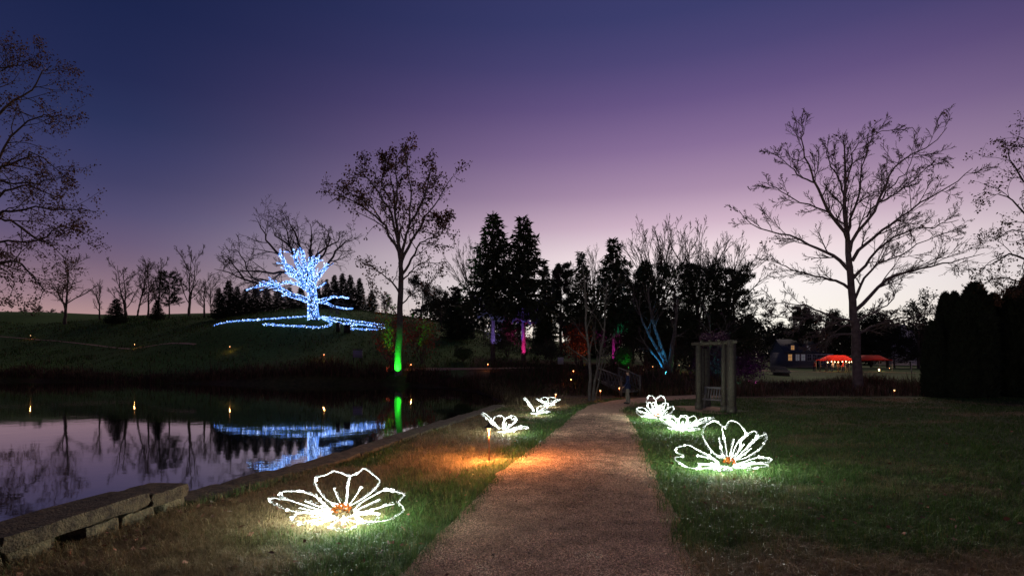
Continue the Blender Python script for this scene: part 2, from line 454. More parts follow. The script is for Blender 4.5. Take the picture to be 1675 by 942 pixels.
c = GRN*(1-dry)+TAN*.75*dry
far = np.clip((y-33)/4, 0, 1)[:, None]
hillc = np.array([.065, .125, .03])*(.7+.6*vnoise(x, y, 5, 21)[:, None])
c = c*(1-far)+hillc*far
sd = polydist(x, y, SHORE[:10], False)
pathy = np.interp(x, [-60, -42, -29, -17, -9.6, -2, 12, 20], [60, 66, 57, 51, 49, 51, 52, 52])
brn = np.clip(1-sd/ (3+4*vnoise(x, y, 6, 22)), 0, 1)
brn = np.maximum(brn, np.exp(-((y-40)/6)**2)*(x > 9)*.9)
brn = np.maximum(brn, ((x > -4) & (x < 17) & (y > 33) & (y < 62))*.95)[:, None]
c = c*(1-brn)+BRN*(.6+.8*vnoise(x, y, 1.5, 23)[:, None])*brn
b.add(v, q, c)
tag(b.build('ground', M['ground'], smooth=True), kind='structure')

b = MB()
b.add(np.array([(x, y, WATER) for x, y in [(-130, -16), (-3.9, -16), (-4.3, 7.3), (-.7, 26.0), (4, 33), (2, 62), (-130, 70)]]), np.array([[0, 1, 2, 3, 4, 5, 6]]))
tag(b.build('pond', M['water']), kind='structure')

b = MB(); nx = 17
t = np.linspace(0, 1, nx)[None, :, None]
jl = (vnoise(PLs[:, 0], PLs[:, 1], .35, 31)-.5)*.10; jr = (vnoise(PRs[:, 0], PRs[:, 1], .35, 32)-.5)*.10
A = resample(PL, 260); Bq = resample(PR, 260)
A = A + np.c_[(vnoise(A[:, 0]*0, A[:, 1], .5, 31)-.5)*.26, A[:, 0]*0]; Bq = Bq + np.c_[(vnoise(A[:, 0]*0, A[:, 1], .5, 32)-.5)*.26, A[:, 0]*0]
p = A[:, None]*(1-t)+Bq[:, None]*t
z = G(p[..., 0], p[..., 1])+.012+.02*np.sin(t[..., 0]*math.pi)
i = np.arange(260*nx).reshape(260, nx)
b.add(np.c_[p.reshape(-1, 2), z.reshape(-1)], np.stack([i[:-1, :-1], i[:-1, 1:], i[1:, 1:], i[1:, :-1]], -1).reshape(-1, 4))
tag(b.build('path', M['path'], smooth=True), kind='structure')

# far paths on the hillside and beyond the lawn
def ribbon(name, pts, w, mat):
    p = resample(np.array([at(px, d)[:2] for px, d in pts]), 60)
    tn = nrm(np.gradient(p, axis=0)); nn = np.c_[-tn[:, 1], tn[:, 0]]
    L, R = p+nn*w/2, p-nn*w/2
    v = np.stack([np.c_[L, G(L[:, 0], L[:, 1])+.05], np.c_[p, G(p[:, 0], p[:, 1])+.06], np.c_[R, G(R[:, 0], R[:, 1])+.05]], 1)
    i = np.arange(180).reshape(60, 3)
    o = MB().add(v.reshape(-1, 3), np.stack([i[:-1, :-1], i[:-1, 1:], i[1:, 1:], i[1:, :-1]], -1).reshape(-1, 4)).build(name, mat)
    return tag(o, kind='structure')
ribbon('path', [(-60, 95), (50, 88), (140, 80), (220, 72), (265, 69), (320, 66)], .35, M['path'])
ribbon('path', [(640, 52.6), (700, 52.4), (800, 52.5), (900, 53), (1000, 50), (1080, 47)], 1.0, M['path'])
ribbon('path', [(1200, 76), (1260, 80), (1320, 84), (1400, 86), (1500, 80)], 1.5, M['path'])

# ------------------------------------------------------------------ stone wall along the pond
def rough_block(mb, c, size, rz, rg, amt=.03, mi=0):
    """a weathered stone block: a 4x3x3 box grid, rounded and jittered"""
    n = (9, 5, 4); sx, sy, sz = size
    pts = {}; V = []; Fq = []
    def vid(i, j, k):
        if (i, j, k) not in pts:
            u = np.array([i/(n[0]-1)*2-1, j/(n[1]-1)*2-1, k/(n[2]-1)*2-1])
            e = (np.abs(u) > .99).sum()
            f = 1.0 if e < 2 else (.965 if e == 2 else .93)
            w = u*np.array([sx, sy, sz])/2*np.array([1-(1-f)*.5, f, f]) + rg.normal(0, amt, 3)*np.array([1, .6, .5])
            pts[(i, j, k)] = len(V); V.append(w)
        return pts[(i, j, k)]
    for a, bq, cc in ((0, 1, 2), (1, 2, 0), (2, 0, 1)):
        for side in (0, n[cc]-1):
            for i in range(n[a]-1):
                for j in range(n[bq]-1):
                    def g(ii, jj):
                        t = [0, 0, 0]; t[a] = ii; t[bq] = jj; t[cc] = side; return vid(*t)
                    f = [g(i, j), g(i+1, j), g(i+1, j+1), g(i, j+1)]
                    Fq.append(f if side else f[::-1])
    V = np.array(V); cz, sn = math.cos(rz), math.sin(rz)
    V = V @ np.array([[cz, sn, 0], [-sn, cz, 0], [0, 0, 1]]) + np.asarray(c)
    mb.add(V, np.array(Fq), mi=mi)
rg = np.random.default_rng(5)
# centre line of the wall coping, from behind the camera to the far end
WC = np.array([(-4.98, -2.0), (-4.93, 3.0), (-4.83, 5.3), (-4.52, 7.3)])
LC = np.array([(-4.48, 7.42), (-3.62, 10.5), (-2.58, 16.0), (-1.52, 21.5), (-.62, 26.0)])
wall = thing('stone_wall', 'raised mossy stone seat wall at the pond edge, lower left corner', 'wall', (-4.5, 5.0, gz(-4.3, 5)-.1))
def along(poly, s):
    sg = np.linalg.norm(np.diff(poly, axis=0), axis=1); cs = np.r_[0, np.cumsum(sg)]
    return np.array([np.interp(s, cs, poly[:, 0]), np.interp(s, cs, poly[:, 1])])
tot = np.linalg.norm(np.diff(WC, axis=0), axis=1).sum()
s = tot
for L in (.62, 1.75, 1.5, 1.6, 1.4, 1.5):                 # coping slabs from the far end backwards
    p0, p1 = along(WC, s), along(WC, max(s-L, 0)); m = (p0+p1)/2; a = math.atan2(p0[1]-p1[1], p0[0]-p1[0])
    mb = MB(); rough_block(mb, (m[0], m[1], gz(-4.2, m[1])+.25+rg.normal(0, .008)), (np.linalg.norm(p0-p1)-.02, .56, .16), a, rg, .010)
    mb.build('coping_stone', M['coping'], wall, smooth='edges'); s -= L
s = tot-.02
for L, gp in ((.42, .12), (.46, .03), (.50, .24), (.50, .04), (.5, .10), (.55, .03), (.5, .1), (.5, .1), (.5, .1), (.5, .1), (.5, .1)):
    if s-L < 0: break
    p0, p1 = along(WC, s), along(WC, s-L); m = (p0+p1)/2; a = math.atan2(p0[1]-p1[1], p0[0]-p1[0])
    mb = MB(); rough_block(mb, (m[0]+.02+rg.normal(0, .012), m[1], gz(-4.2, m[1])-.03), (L-.01, .46, .40), a+rg.normal(0, .05), rg, .013)
    mb.build('face_stone', M['stone'], wall, smooth='edges'); s -= L+gp
mb = MB()
for q0, q1 in zip(WC[:-1], WC[1:]): mb.bar((*(q0+[-.12, 0]), -.45), (*(q1+[-.12, 0]), -.45), .30, 1.2)
mb.build('wall_core', M['moss'], wall)
low = thing('stone_edging', 'long low line of flat coping stones edging the pond beside the lawn', 'edging', (-2.6, 16, gz(-2.4, 16)))
tot = np.linalg.norm(np.diff(LC, axis=0), axis=1).sum(); s = 0
while s < tot-.3:
    L = rg.uniform(.85, 1.35); p0, p1 = along(LC, s), along(LC, min(s+L, tot)); m = (p0+p1)/2; a = math.atan2(p1[1]-p0[1], p1[0]-p0[0])
    mb = MB(); rough_block(mb, (m[0]+rg.normal(0, .015), m[1], gz(m[0]+.4, m[1])-.06+rg.normal(0, .012)), (np.linalg.norm(p1-p0)-.025, .56, .30), a+rg.normal(0, .012), rg, .010)
    mb.build('coping_stone', M['coping'], low, smooth='edges'); s += L
mb = MB()
for q0, q1 in zip(LC[:-1], LC[1:]): mb.bar((*(q0+[-.02, 0]), -1.05+gz(*q0)*.5), (*(q1+[-.02, 0]), -1.05+gz(*q1)*.5), .42, 1.1)
mb.build('wall_core', M['stone'], low)

# ------------------------------------------------------------------ trees: branch generator
def smooth_limb(pts, n, rg, jit):
    p = resample(np.asarray(pts, float), n); L = np.linalg.norm(np.diff(p, axis=0), axis=1).mean()
    j = rg.normal(0, jit*L, p.shape); j[0] = 0
    return p + j
def spawn(rg, P, R, c, tmin, tmax, ang, ratio, n, wob, up, rr, rmin, Lref=None, lean=None):
    """c children on each of the B parents; returns their point lists and radii"""
    B, n0, _ = P.shape
    t = (np.arange(c)[None]+rg.random((B, c)))/c*(tmax-tmin)+tmin
    f = np.clip(t*(n0-1), 0, n0-1.001); i = f.astype(int); w = (f-i)[..., None]; bi = np.arange(B)[:, None]
    pos = P[bi, i]*(1-w)+P[bi, i+1]*w; tan = nrm(P[bi, i+1]-P[bi, i]); r = R[bi, i]*(1-w[..., 0])+R[bi, i+1]*w[..., 0]
    per = nrm(np.cross(tan, rg.normal(size=tan.shape)))
    a = np.radians(rg.normal(ang, 10, t.shape))[..., None]
    d = np.cos(a)*tan+np.sin(a)*per; d[..., 2] += up
    d = nrm(d)
    PLn = np.linalg.norm(np.diff(P, axis=1), axis=2).sum(1)[:, None] if Lref is None else Lref
    L = PLn*ratio*(1.15-.6*t)*rg.uniform(.6, 1.25, t.shape)
    pts = np.empty((B, c, n, 3)); pts[:, :, 0] = pos; st = (L/(n-1))[..., None]
    for k in range(1, n):
        d = nrm(d+rg.normal(0, wob, d.shape)+np.array([0, 0, up*.35])); pts[:, :, k] = pts[:, :, k-1]+d*st
    r0 = np.maximum(r*rr, rmin*1.1)
    rad = r0[..., None]*(1-np.linspace(0, 1, n))+rmin*np.linspace(0, 1, n)
    return pts.reshape(B*c, n, 3), rad.reshape(B*c, n)
def leaves_at(mb, rg, pts, per, spread, ln, col=None, droop=.4, aspect=.6):
    C = np.repeat(pts, per, 0); C = C+rg.normal(0, spread, C.shape)
    D = rg.normal(size=C.shape); D[:, 2] -= droop; D = nrm(D); N = nrm(rg.normal(size=C.shape))
    s = rg.uniform(.6, 1.3, len(C))*ln
    cc = None if col is None else np.asarray(col)[None]*rg.uniform(.5, 1.6, (len(C), 1))
    mb.cards(C, D, N, s, s*aspect, cc)

def hero_tree(name, label, d, base, trunk, limbs, r_trunk, r_limb, bark, seed, depth=.55, levels=None, twig=.012, leaf=None, flat=None, group=None, two_tone=None):
    """a tree whose trunk and main limbs run where the photograph shows them; finer wood grows from those"""
    rg = np.random.default_rng(seed)
    root = wpt(base[0], base[1], d); root[2] = gz(root[0], d)
    T = thing(name, label, 'tree', root, group)
    tr = np.array([wpt(px, py, d) for px, py in trunk]); tr[0, 2] = root[2]-.15
    ntr = smooth_limb(tr, 22, rg, .05); rr = np.interp(np.linspace(0, 1, 22), [0, .06, .5, 1], [r_trunk*1.2, r_trunk, r_trunk*.62, r_trunk*.10])
    mb = MB(); mb.tubes(ntr[None], rr[None], 10); mb.build('trunk', bark, T, smooth=True)
    Ps, Rs, info = [], [], []
    for k, lm in enumerate(limbs):
        pts, sc = lm[0], (lm[1] if len(lm) > 1 else 1.0)
        p = np.array([wpt(px, py, d) for px, py in pts])
        s = np.r_[0, np.cumsum(np.linalg.norm(np.diff(p, axis=0), axis=1))]
        sl = lm[2] if len(lm) > 2 else rg.uniform(-depth, depth)
        # limbs leave towards or away from us as well; points keep their bearing from where we stand
        p2 = np.array([wpt(px, py, d + sl*q) for (px, py), q in zip(pts, s)])
        Ps.append(smooth_limb(p2, 14, rg, .10)); info.append((sl, s[-1]))
        Rs.append(np.interp(np.linspace(0, 1, 14), [0, .5, 1], [r_limb*sc, r_limb*sc*.5, twig*1.6]))
    P0, R0 = np.array(Ps), np.array(Rs)
    mb = MB(); mb.tubes(P0, R0, 7); tips = []
    P, R = P0, R0
    Pt, Rt = np.concatenate([P0, smooth_limb(tr[len(tr)//2:], 14, rg, .05)[None]]), np.concatenate([R0, np.linspace(rr[11], rr[-1], 14)[None]])
    P, R = Pt, Rt
    for (c, tmin, ang, ratio, n, wob, up, rq, k) in levels:
        P, R = spawn(rg, P, R, c, tmin, 1.0, ang, ratio, n, wob, up, rq, twig)
        mb.tubes(P, R, k)
        tips.append(P)
    br = mb.build('branches', bark, T, smooth=True)
    if leaf:
        mb = MB(); lp = tips[-1][:, 1:].reshape(-1, 3)
        for sel, per, spread, ln, col in leaf:
            m = sel(lp) if sel else np.ones(len(lp), bool)
            if m.any(): leaves_at(mb, rg, lp[m], per, spread, ln, col)
        mb.build('foliage', M['leaf_brown'], T)
    T['limbs'] = 0; del T['limbs']
    return T, P0, R0, ntr, rr, tips

# ---- the big bare sycamore on the right
syc = [[[(1387,395),(1370,365),(1345,330),(1335,300),(1325,280),(1315,250),(1310,225),(1312,212)],1.1],
 [[(1370,365),(1350,345),(1320,335),(1290,320),(1265,305),(1245,298)],.7],
 [[(1388,442),(1365,420),(1340,410),(1315,395),(1285,385),(1255,378),(1225,365),(1207,345)],1.1],
 [[(1389,472),(1360,458),(1330,450),(1295,440),(1275,430),(1255,415)],.9],
 [[(1394,525),(1370,518),(1340,510),(1320,500),(1290,495),(1257,492)],.8],
 [[(1395,535),(1365,530),(1330,522),(1290,520),(1255,515)],.7],
 [[(1396,546),(1370,548),(1350,555),(1330,565),(1315,572)],.7],
 [[(1390,412),(1400,385),(1420,360),(1440,330),(1450,295),(1465,275),(1490,255),(1520,240),(1548,205)],1.1],
 [[(1394,427),(1415,400),(1445,375),(1480,350),(1520,325),(1560,300),(1592,275)],1.1],
 [[(1396,455),(1420,425),(1450,395),(1490,375),(1530,370),(1570,355)],1.0],
 [[(1399,508),(1425,480),(1455,455),(1500,440),(1535,432),(1570,425),(1612,414)],1.25],
 [[(1398,490),(1412,460),(1440,430),(1470,420),(1510,395),(1560,380)],.9],
 [[(1402,548),(1425,535),(1450,525),(1490,517),(1525,512)],.9],
 [[(1400,527),(1420,515),(1440,505),(1460,490),(1470,465)],.8],
 [[(1386,382),(1395,350),(1405,320),(1410,280),(1418,240),(1422,215)],.9],
 [[(1384,330),(1370,290),(1355,260),(1350,230)],.7],
 [[(1440,330),(1460,320),(1490,300),(1510,280),(1530,262)],.6],
 [[(1335,300),(1310,290),(1290,270),(1270,255),(1255,245)],.55],
 [[(1418,355),(1445,320),(1475,290),(1490,270),(1488,235)],.6],
 [[(1384,300),(1392,270),(1400,240),(1440,215),(1470,212)],.5]]
hero_tree('sycamore_tree', 'large bare spreading sycamore right of the pergola with pale lower limbs', 38, (1404, 648),
    [(1405,652),(1403,605),(1400,560),(1397,520),(1393,480),(1391,440),(1388,405),(1386,380),(1383,340),(1384,300),(1382,260),(1380,228)],
    syc, .31, .115, M['bark_pale'], 7, depth=.5,
    levels=[(10, .12, 38, .31, 8, .08, .07, .5, 5), (8, .12, 36, .42, 6, .11, .05, .65, 4), (6, .12, 36, .5, 4, .15, .03, .8, 3)], twig=.0115,
    leaf=[(lambda p: np.random.default_rng(3).random(len(p)) < .02, 1, .05, .17, (1, .8, .7))])

# ---- the oak by the water with the green lit trunk
oak = [[[(655,442),(650,415),(640,390),(625,365),(610,350),(590,335),(560,322),(538,332)],1.2],
 [[(654,432),(662,400),(668,370),(672,330),(670,290),(666,252)],1.1],
 [[(657,427),(675,390),(695,360),(715,330),(738,288)],1.1],
 [[(657,450),(675,420),(690,395),(718,385),(728,365)],.9],
 [[(656,462),(672,445),(690,430),(722,432)],.6],
 [[(655,482),(640,460),(615,440),(590,422)],.7],
 [[(652,402),(640,350),(615,310),(600,290),(592,272)],.9],
 [[(668,372),(690,330),(702,290),(696,266)],.9],
 [[(646,350),(650,310),(646,270),(655,248)],.8],
 [[(625,365),(605,335),(575,318),(560,300)],.6],
 [[(655,500),(675,480),(700,470),(715,440)],.5],
 [[(654,520),(635,500),(610,480),(600,455)],.45],
 [[(640,330),(625,300),(630,270),(628,255)],.6],
 [[(690,360),(715,360),(735,350)],.5]]
hi = lambda p: (p[:, 2] > wpt(0, 400, 51)[2])
lo = lambda p: (p[:, 2] <= wpt(0, 400, 51)[2]) & (np.random.default_rng(4).random(len(p)) < .35)
hero_tree('oak_tree', 'tall brown leaved oak on the far bank with its trunk lit green', 51, (652, 612),
    [(652,614),(652,560),(654,520),(656,460),(656,430),(653,400),(648,360),(643,320),(638,285)],
    oak, .34, .15, M['bark_grey'], 8, depth=.5,
    levels=[(9, .20, 48, .32, 6, .18, .05, .55, 4), (6, .2, 50, .5, 4, .25, .02, .6, 3)], twig=.018,
    leaf=[(hi, 3, .20, .25, (1.0, .85, .75)), (lo, 3, .22, .24, (1.0, .75, .6))])

# ---- leafy tree entering from the left edge, and the one at the right edge
edge = [[[(-80,330),(-30,215),(10,172),(45,150),(70,118),(90,110)],1],[[(-80,380),(-20,300),(10,235),(60,190),(104,198)],1],
 [[(-75,400),(-20,300),(25,262),(70,258),(118,302)],1],[[(-70,420),(-20,360),(30,344),(95,338),(158,346)],1],
 [[(-70,430),(-10,358),(25,365),(48,388),(80,402),(120,430)],1],[[(-70,460),(-10,432),(28,428),(50,448),(72,470),(60,490)],.9],
 [[(-80,300),(-40,150),(-10,100),(5,80)],1],[[(-60,430),(0,395),(50,398),(100,372),(150,388)],.8],[[(-75,350),(-10,300),(60,300),(100,290)],.8],[[(-75,380),(0,320),(40,305),(90,320),(110,340)],.8],
 [[(-80,480),(-30,450),(0,440),(20,460),(10,500)],.6],[[(-80,300),(-20,130),(20,110),(50,95)],.8],[[(-100,450),(-170,380),(-210,300),(-230,240)],1],[[(-95,330),(-140,240),(-170,150)],1],[[(-90,250),(-90,120),(-80,30)],1]]
hero_tree('leafy_tree', 'tree with thin drooping leafy branches at the left edge of the picture', 63, (-90, 570),
    [(-90,572),(-88,520),(-86,460),(-84,400),(-86,330),(-92,250),(-95,160)], edge, .7, .22, M['bark'], 9, depth=.35,
    levels=[(11, .22, 42, .29, 6, .2, -.02, .55, 4), (5, .15, 48, .5, 4, .3, -.10, .6, 3)], twig=.014,
    leaf=[(lambda p: np.random.default_rng(6).random(len(p)) < .85, 5, .24, .26, (.9, .8, .75))])
redge = [[[(1770,420),(1715,350),(1680,300),(1655,265),(1650,240)],1],[[(1770,440),(1710,390),(1670,340),(1640,320),(1620,318)],.9],
 [[(1770,470),(1700,430),(1660,415),(1630,425),(1610,440)],1],[[(1770,400),(1720,300),(1690,240),(1665,220)],1],[[(1770,490),(1700,470),(1640,455),(1590,470)],.7],
 [[(1770,430),(1720,400),(1680,380),(1650,380),(1625,395)],.8],[[(1790,380),(1850,300),(1880,240)],1],[[(1790,330),(1780,220),(1770,120)],1],[[(1700,430),(1665,470),(1635,485)],.5]]
hero_tree('leafy_tree', 'tree with clustered dark leaves at the right edge above the evergreens', 33, (1790, 655),
    [(1790,660),(1788,600),(1786,540),(1785,480),(1782,420),(1780,350),(1785,260)], redge, .36, .10, M['bark'], 10, depth=.3,
    levels=[(6, .3, 42, .32, 6, .2, .02, .55, 4), (5, .15, 48, .55, 4, .3, -.03, .6, 3)], twig=.008,
    leaf=[(lambda p: np.random.default_rng(6).random(len(p)) < .8, 5, .11, .14, (.8, .8, .8))])

# ---- the blue light tree on the hill
blue = [[[(508,492),(490,487),(465,477),(450,469),(430,466),(400,458),(375,445),(350,440)],1.25],
 [[(490,487),(475,481),(461,484)],.6],
 [[(506,470),(490,455),(470,440),(456,415),(440,396),(428,376),(417,356)],1.25],
 [[(507,462),(495,445),(484,425),(480,410),(465,395),(450,385),(444,370)],1.2],
 [[(508,456),(500,438),(496,420),(490,402),(483,385),(475,365),(466,350)],1.1],
 [[(511,470),(520,452),(530,441),(541,425),(553,407),(566,397),(577,386)],1.1],
 [[(510,452),(515,432),(520,415),(535,405),(551,395),(556,380)],.9],
 [[(514,494),(530,490),(545,486),(571,487)],.8],
 [[(514,492),(535,495),(545,501),(578,505)],.8],
 [[(506,478),(490,466),(470,462),(448,468),(425,478)],.8],
 [[(502,458),(480,447),(440,447),(400,445),(368,454)],1.0],
 [[(488,452),(472,434),(452,430)],.6],
 [[(509,440),(507,415),(509,390),(508,365)],.9],
 [[(465,477),(440,460),(415,455),(395,420),(385,408)],.7],
 [[(430,466),(415,470),(400,476)],.5],
 [[(484,425),(475,405),(470,380),(460,360)],.7],
 [[(515,432),(530,415),(540,390),(530,370)],.7],
 [[(500,470),(520,470),(533,462)],.5],
 [[(400,458),(380,430),(370,420)],.5]]
HD = 70.0
bt, BP, BR, Btr, Brr, _ = hero_tree('oak_tree', 'wide bare oak on the hilltop wrapped in blue lights', HD, (513, 520),
    [(513,522),(511,490),(510,465),(509,445),(508,425),(508,400)], blue, .62, .26, M['bark'], 12, depth=.6,
    levels=[(8, .3, 44, .36, 6, .15, .08, .5, 4), (7, .2, 44, .48, 5, .18, .05, .6, 3), (4, .2, 44, .5, 4, .2, 0, .7, 3)], twig=.017)
lit = [.55, 1, .50, .52, .42, .42, .35, 1, 1, .75, .15, 1, .25, .28, .9, .12, .18, 1, 0]
rg = np.random.default_rng(77)
def led_wrap(mb, P, R, frac, pitch, step, size, extra=.02):
    n = len(P); L = np.r_[0, np.cumsum(np.linalg.norm(np.diff(P, axis=0), axis=1))]
    tot = L[-1]*frac
    if tot <= 0: return
    circ = 2*math.pi*max(R.mean(), .05)+.001
    N = int(tot/pitch*max(1, circ/step)); s = np.sort(rg.random(N))*tot
    c = np.stack([np.interp(s, L, P[:, k]) for k in range(3)], 1); r = np.interp(s, L, R)+extra
    t = nrm(np.stack([np.interp(np.minimum(s+.2, L[-1]), L, P[:, k]) - np.interp(np.maximum(s-.2, 0), L, P[:, k]) for k in range(3)], 1))
    u = nrm(np.cross(t, np.array([.1, .2, 1.0])+np.zeros_like(t))); w = np.cross(t, u); a = s/pitch*2*math.pi+rg.normal(0, .25, N)
    pos = c+(np.cos(a)*r)[:, None]*u+(np.sin(a)*r)[:, None]*w
    col = np.array([.26, .66, 2.1])[None]*rg.uniform(.5, 1.6, (N, 1)) + (rg.random((N, 1)) < .22)*np.array([1.6, 2.0, 2.4])
    mb.octas(pos, size*rg.uniform(.8, 1.25, N), col)
BULB = .052
root = np.array(bt.location)
st = thing('string_lights', 'blue lights wound round the trunk and lower limbs of the hilltop oak', 'string lights', root, 'blue string lights')
mb = MB(); led_wrap(mb, Btr[:20], Brr[:20], .92, .085, .11, BULB); mb.build('trunk_string', M['led_blue'], st)
for p, r, f in zip(BP, BR, lit):
    if f > 0:
        mb = MB(); led_wrap(mb, p, r, f, .085, .11, BULB, .03)
        if len(p) and f < .95:                              # side shoots carry lights too
            sp, sr = spawn(rg, p[None], r[None], 3, .3*f, f, 42, .13, 5, .12, .08, .5, .03)
            for q, w in zip(sp, sr): led_wrap(mb, q, w, 1.0, .13, .11, BULB*.9, .02)
        mb.build('limb_string', M['led_blue'], st)
def ground_string(label, pts):
    """a rope of blue lights lying on the grass, seen at these points on the hill"""
    w = []
    for px, py in pts:                                     # where the sight line meets the hill
        ds = np.linspace(56, 100, 300); xs = (px-HX)/F*ds; zz = CAMZ+(HY-py)/F*ds
        g = G(xs, ds); k = np.argmax(g > zz) if (g > zz).any() else 150
        w.append((xs[k], ds[k]))
    w = np.array(w)
    p = resample(w, 12*len(w)); L = np.r_[0, np.cumsum(np.linalg.norm(np.diff(p, axis=0), axis=1))]
    s = np.arange(0, L[-1], .05); c = np.stack([np.interp(s, L, p[:, k]) for k in range(2)], 1)+rg.normal(0, .10, (len(s), 2))
    z = G(c[:, 0], c[:, 1])+.06+rg.uniform(0, .16, len(s))
    col = np.array([.30, .68, 2.1])[None]*rg.uniform(.6, 1.6, (len(s), 1))+(rg.random((len(s), 1)) < .16)*np.array([1.8, 2.2, 2.6])
    T = thing('string_lights', label, 'string lights', (*w[0], gz(*w[0])), 'blue string lights')
    mb = MB(); mb.octas(np.c_[c, z], BULB*rg.uniform(.8, 1.3, len(s)), col)
    mb.build('bulbs', M['led_blue'], T)['kind'] = 'stuff'
    MB().tubes(np.c_[p, G(p[:, 0], p[:, 1])+.05][None], np.full((1, len(p)), .012), 4).build('cable', M['black'], T)
ground_string('blue lights trailing left over the grass from the oak, longest of them', [(508,519),(470,521),(420,525),(375,528),(352,533)])
ground_string('blue lights looping forward and back left in front of the oak', [(523,520),(532,525),(541,530),(537,535),(515,537),(470,535),(431,532)])
ground_string('blue lights running right from the oak, uppermost of the right bundle', [(526,519),(560,524),(590,528),(629,533)])
ground_string('blue lights right of the oak ending short beside the dark post', [(527,520),(545,526),(569,533)])
ground_string('blue lights right of the oak, second line of the bundle', [(566,529),(585,532),(605,535),(632,538)])
ground_string('blue lights right of the oak with a hooked near end, lowest of the bundle', [(612,534),(585,533),(571,536),(576,540),(600,541),(622,541)])
for o in list(bpy.data.objects):
    if o.name.split('.')[0] in ('trunk_string', 'limb_string'): o['kind'] = 'stuff'

# ------------------------------------------------------------------ tree kinds for the background
# every builder makes local meshes 10 m tall, stem foot at the origin; placements scale them
def proto_bare(seed, spread=1.0, stems=1, up=.16, nl=9, fine=1.0):
    rg = np.random.default_rng(seed); trunks = []
    for k in range(stems):
        a = rg.uniform(0, 6.28); l = .05 if stems == 1 else rg.uniform(.10, .30)
        pts = [(0, 0, -.2), (math.cos(a)*l*2, math.sin(a)*l*2, 2.5), (math.cos(a)*l*5+rg.normal(0, .1), math.sin(a)*l*5, 5.5), (math.cos(a)*l*7+rg.normal(0, .2), math.sin(a)*l*7, 9.3)]
        trunks.append(smooth_limb(pts, 16, rg, .05))
    P = np.array(trunks); R = np.tile(np.interp(np.linspace(0, 1, 16), [0, .3, 1], [.21, .15, .03]), (stems, 1))/math.sqrt(stems)*1.2
    a = MB(); a.tubes(P, R, 7)
    b = MB()
    P, R = spawn(rg, P, R, nl if stems == 1 else 7, .22, .97, 40, .50*spread, 8, .12, up, .6, .028*fine, Lref=9.5); b.tubes(P, R, 5)
    P, R = spawn(rg, P, R, 8, .2, 1, 38 if fine == 1 else 30, .45, 6, .16 if fine == 1 else .1, up*.7, .7, .022*fine); b.tubes(P, R, 3)
    P, R = spawn(rg, P, R, 6, .2, 1, 38 if fine == 1 else 30, .55, 4, .2 if fine == 1 else .12, up*.5, .8, .017*fine); b.tubes(P, R, 3)
    return [('trunk', a.mesh('bare_trunk', M['bark'], True)), ('branches', b.mesh('bare_branches', M['bark']))]
def proto_fan(seed, n=16, rad=4.4, fine=.0105):
    """bare tree whose limbs fan out of a short trunk into a rounded crown"""
    rg = np.random.default_rng(seed); a = MB(); tr = smooth_limb([(0, 0, -.2), (.05, 0, 1.8), (0, .05, 4.2)], 10, rg, .03); a.tubes(tr[None], np.linspace(.22, .15, 10)[None], 8)
    Ps = []
    for k in range(n):
        az = k*2.399+rg.normal(0, .2); q = math.sqrt((k+.5)/n)*rad*rg.uniform(.8, 1.05); z = 9.4-.26*q*q*.55+rg.normal(0, .25); z0 = rg.uniform(2.8, 4.1)
        Ps.append(smooth_limb([(0, 0, z0), (math.cos(az)*q*.25, math.sin(az)*q*.25, z0+(z-z0)*.35), (math.cos(az)*q*.62, math.sin(az)*q*.62, z0+(z-z0)*.72), (math.cos(az)*q, math.sin(az)*q, z)], 12, rg, .06))
    P = np.array(Ps); R = np.tile(np.linspace(.065, fine*1.5, 12), (n, 1)); b = MB(); b.tubes(P, R, 5)
    for c, rt, w in ((8, .34, .10), (5, .45, .14), (3, .5, .18)):
        P, R = spawn(rg, P, R, c, .25, 1, 27, rt, 6, w, .14, .62, fine); b.tubes(P, R, 3)
    return [('trunk', a.mesh('fan_trunk', M['bark'], True)), ('branches', b.mesh('fan_branches', M['bark']))]
def proto_conifer(seed, width=.20, skirt=.10, dens=1.0, droop=.25, mat='needle', ragged=.25):
    rg = np.random.default_rng(seed)
    a = MB(); a.tubes(np.array([[(0, 0, -.2), (.03, 0, 3), (0, .03, 6.5), (0, 0, 9.9)]]), np.array([[.16, .12, .07, .01]]), 7)
    n = int(210*dens); t = skirt+(1-skirt)*(np.arange(n)+rg.random(n))/n; z = 10*t*.99
    prof = np.minimum(1, (1-t)/(1-skirt)*1.25+.03)**.85*np.clip((t-skirt)/.07+.45, 0, 1)
    L = 10*width*prof*rg.uniform(1-2*ragged, 1.12, n)+.12; az = np.arange(n)*2.399+rg.normal(0, .5, n)
    out = np.stack([np.cos(az), np.sin(az), 0*az], 1); s = np.linspace(0, 1, 6)
    P = np.stack([0*z, 0*z, z], 1)[:, None]+out[:, None]*(L[:, None]*s)[..., None]
    P[..., 2] += (L[:, None]*(-droop*s+droop*.75*s*s))+rg.normal(0, .03, (n, 6))
    b = MB(); b.tubes(P, np.tile(np.linspace(.028, .006, 6), (n, 1)), 3, mi=1)
    m = (np.clip(L*17, 5, 40)*dens).astype(int); k = np.repeat(np.arange(n), m); u = rg.random(len(k))**.75
    f = u*4.999; i = f.astype(int); w = (f-i)[:, None]; C = P[k, i]*(1-w)+P[k, i+1]*w
    D = out[k]*.75+rg.normal(0, .55, C.shape); D[:, 2] -= .28; D = nrm(D)
    b.cards(C+rg.normal(0, .03, C.shape), D, nrm(rg.normal(size=C.shape)+[0, 0, .7]), rg.uniform(.25, .55, len(k)), rg.uniform(.10, .19, len(k)))
    return [('trunk', a.mesh('conifer_trunk', M['bark'], True)), ('crown', b.mesh('conifer_crown', [M[mat], M['bark']]))]
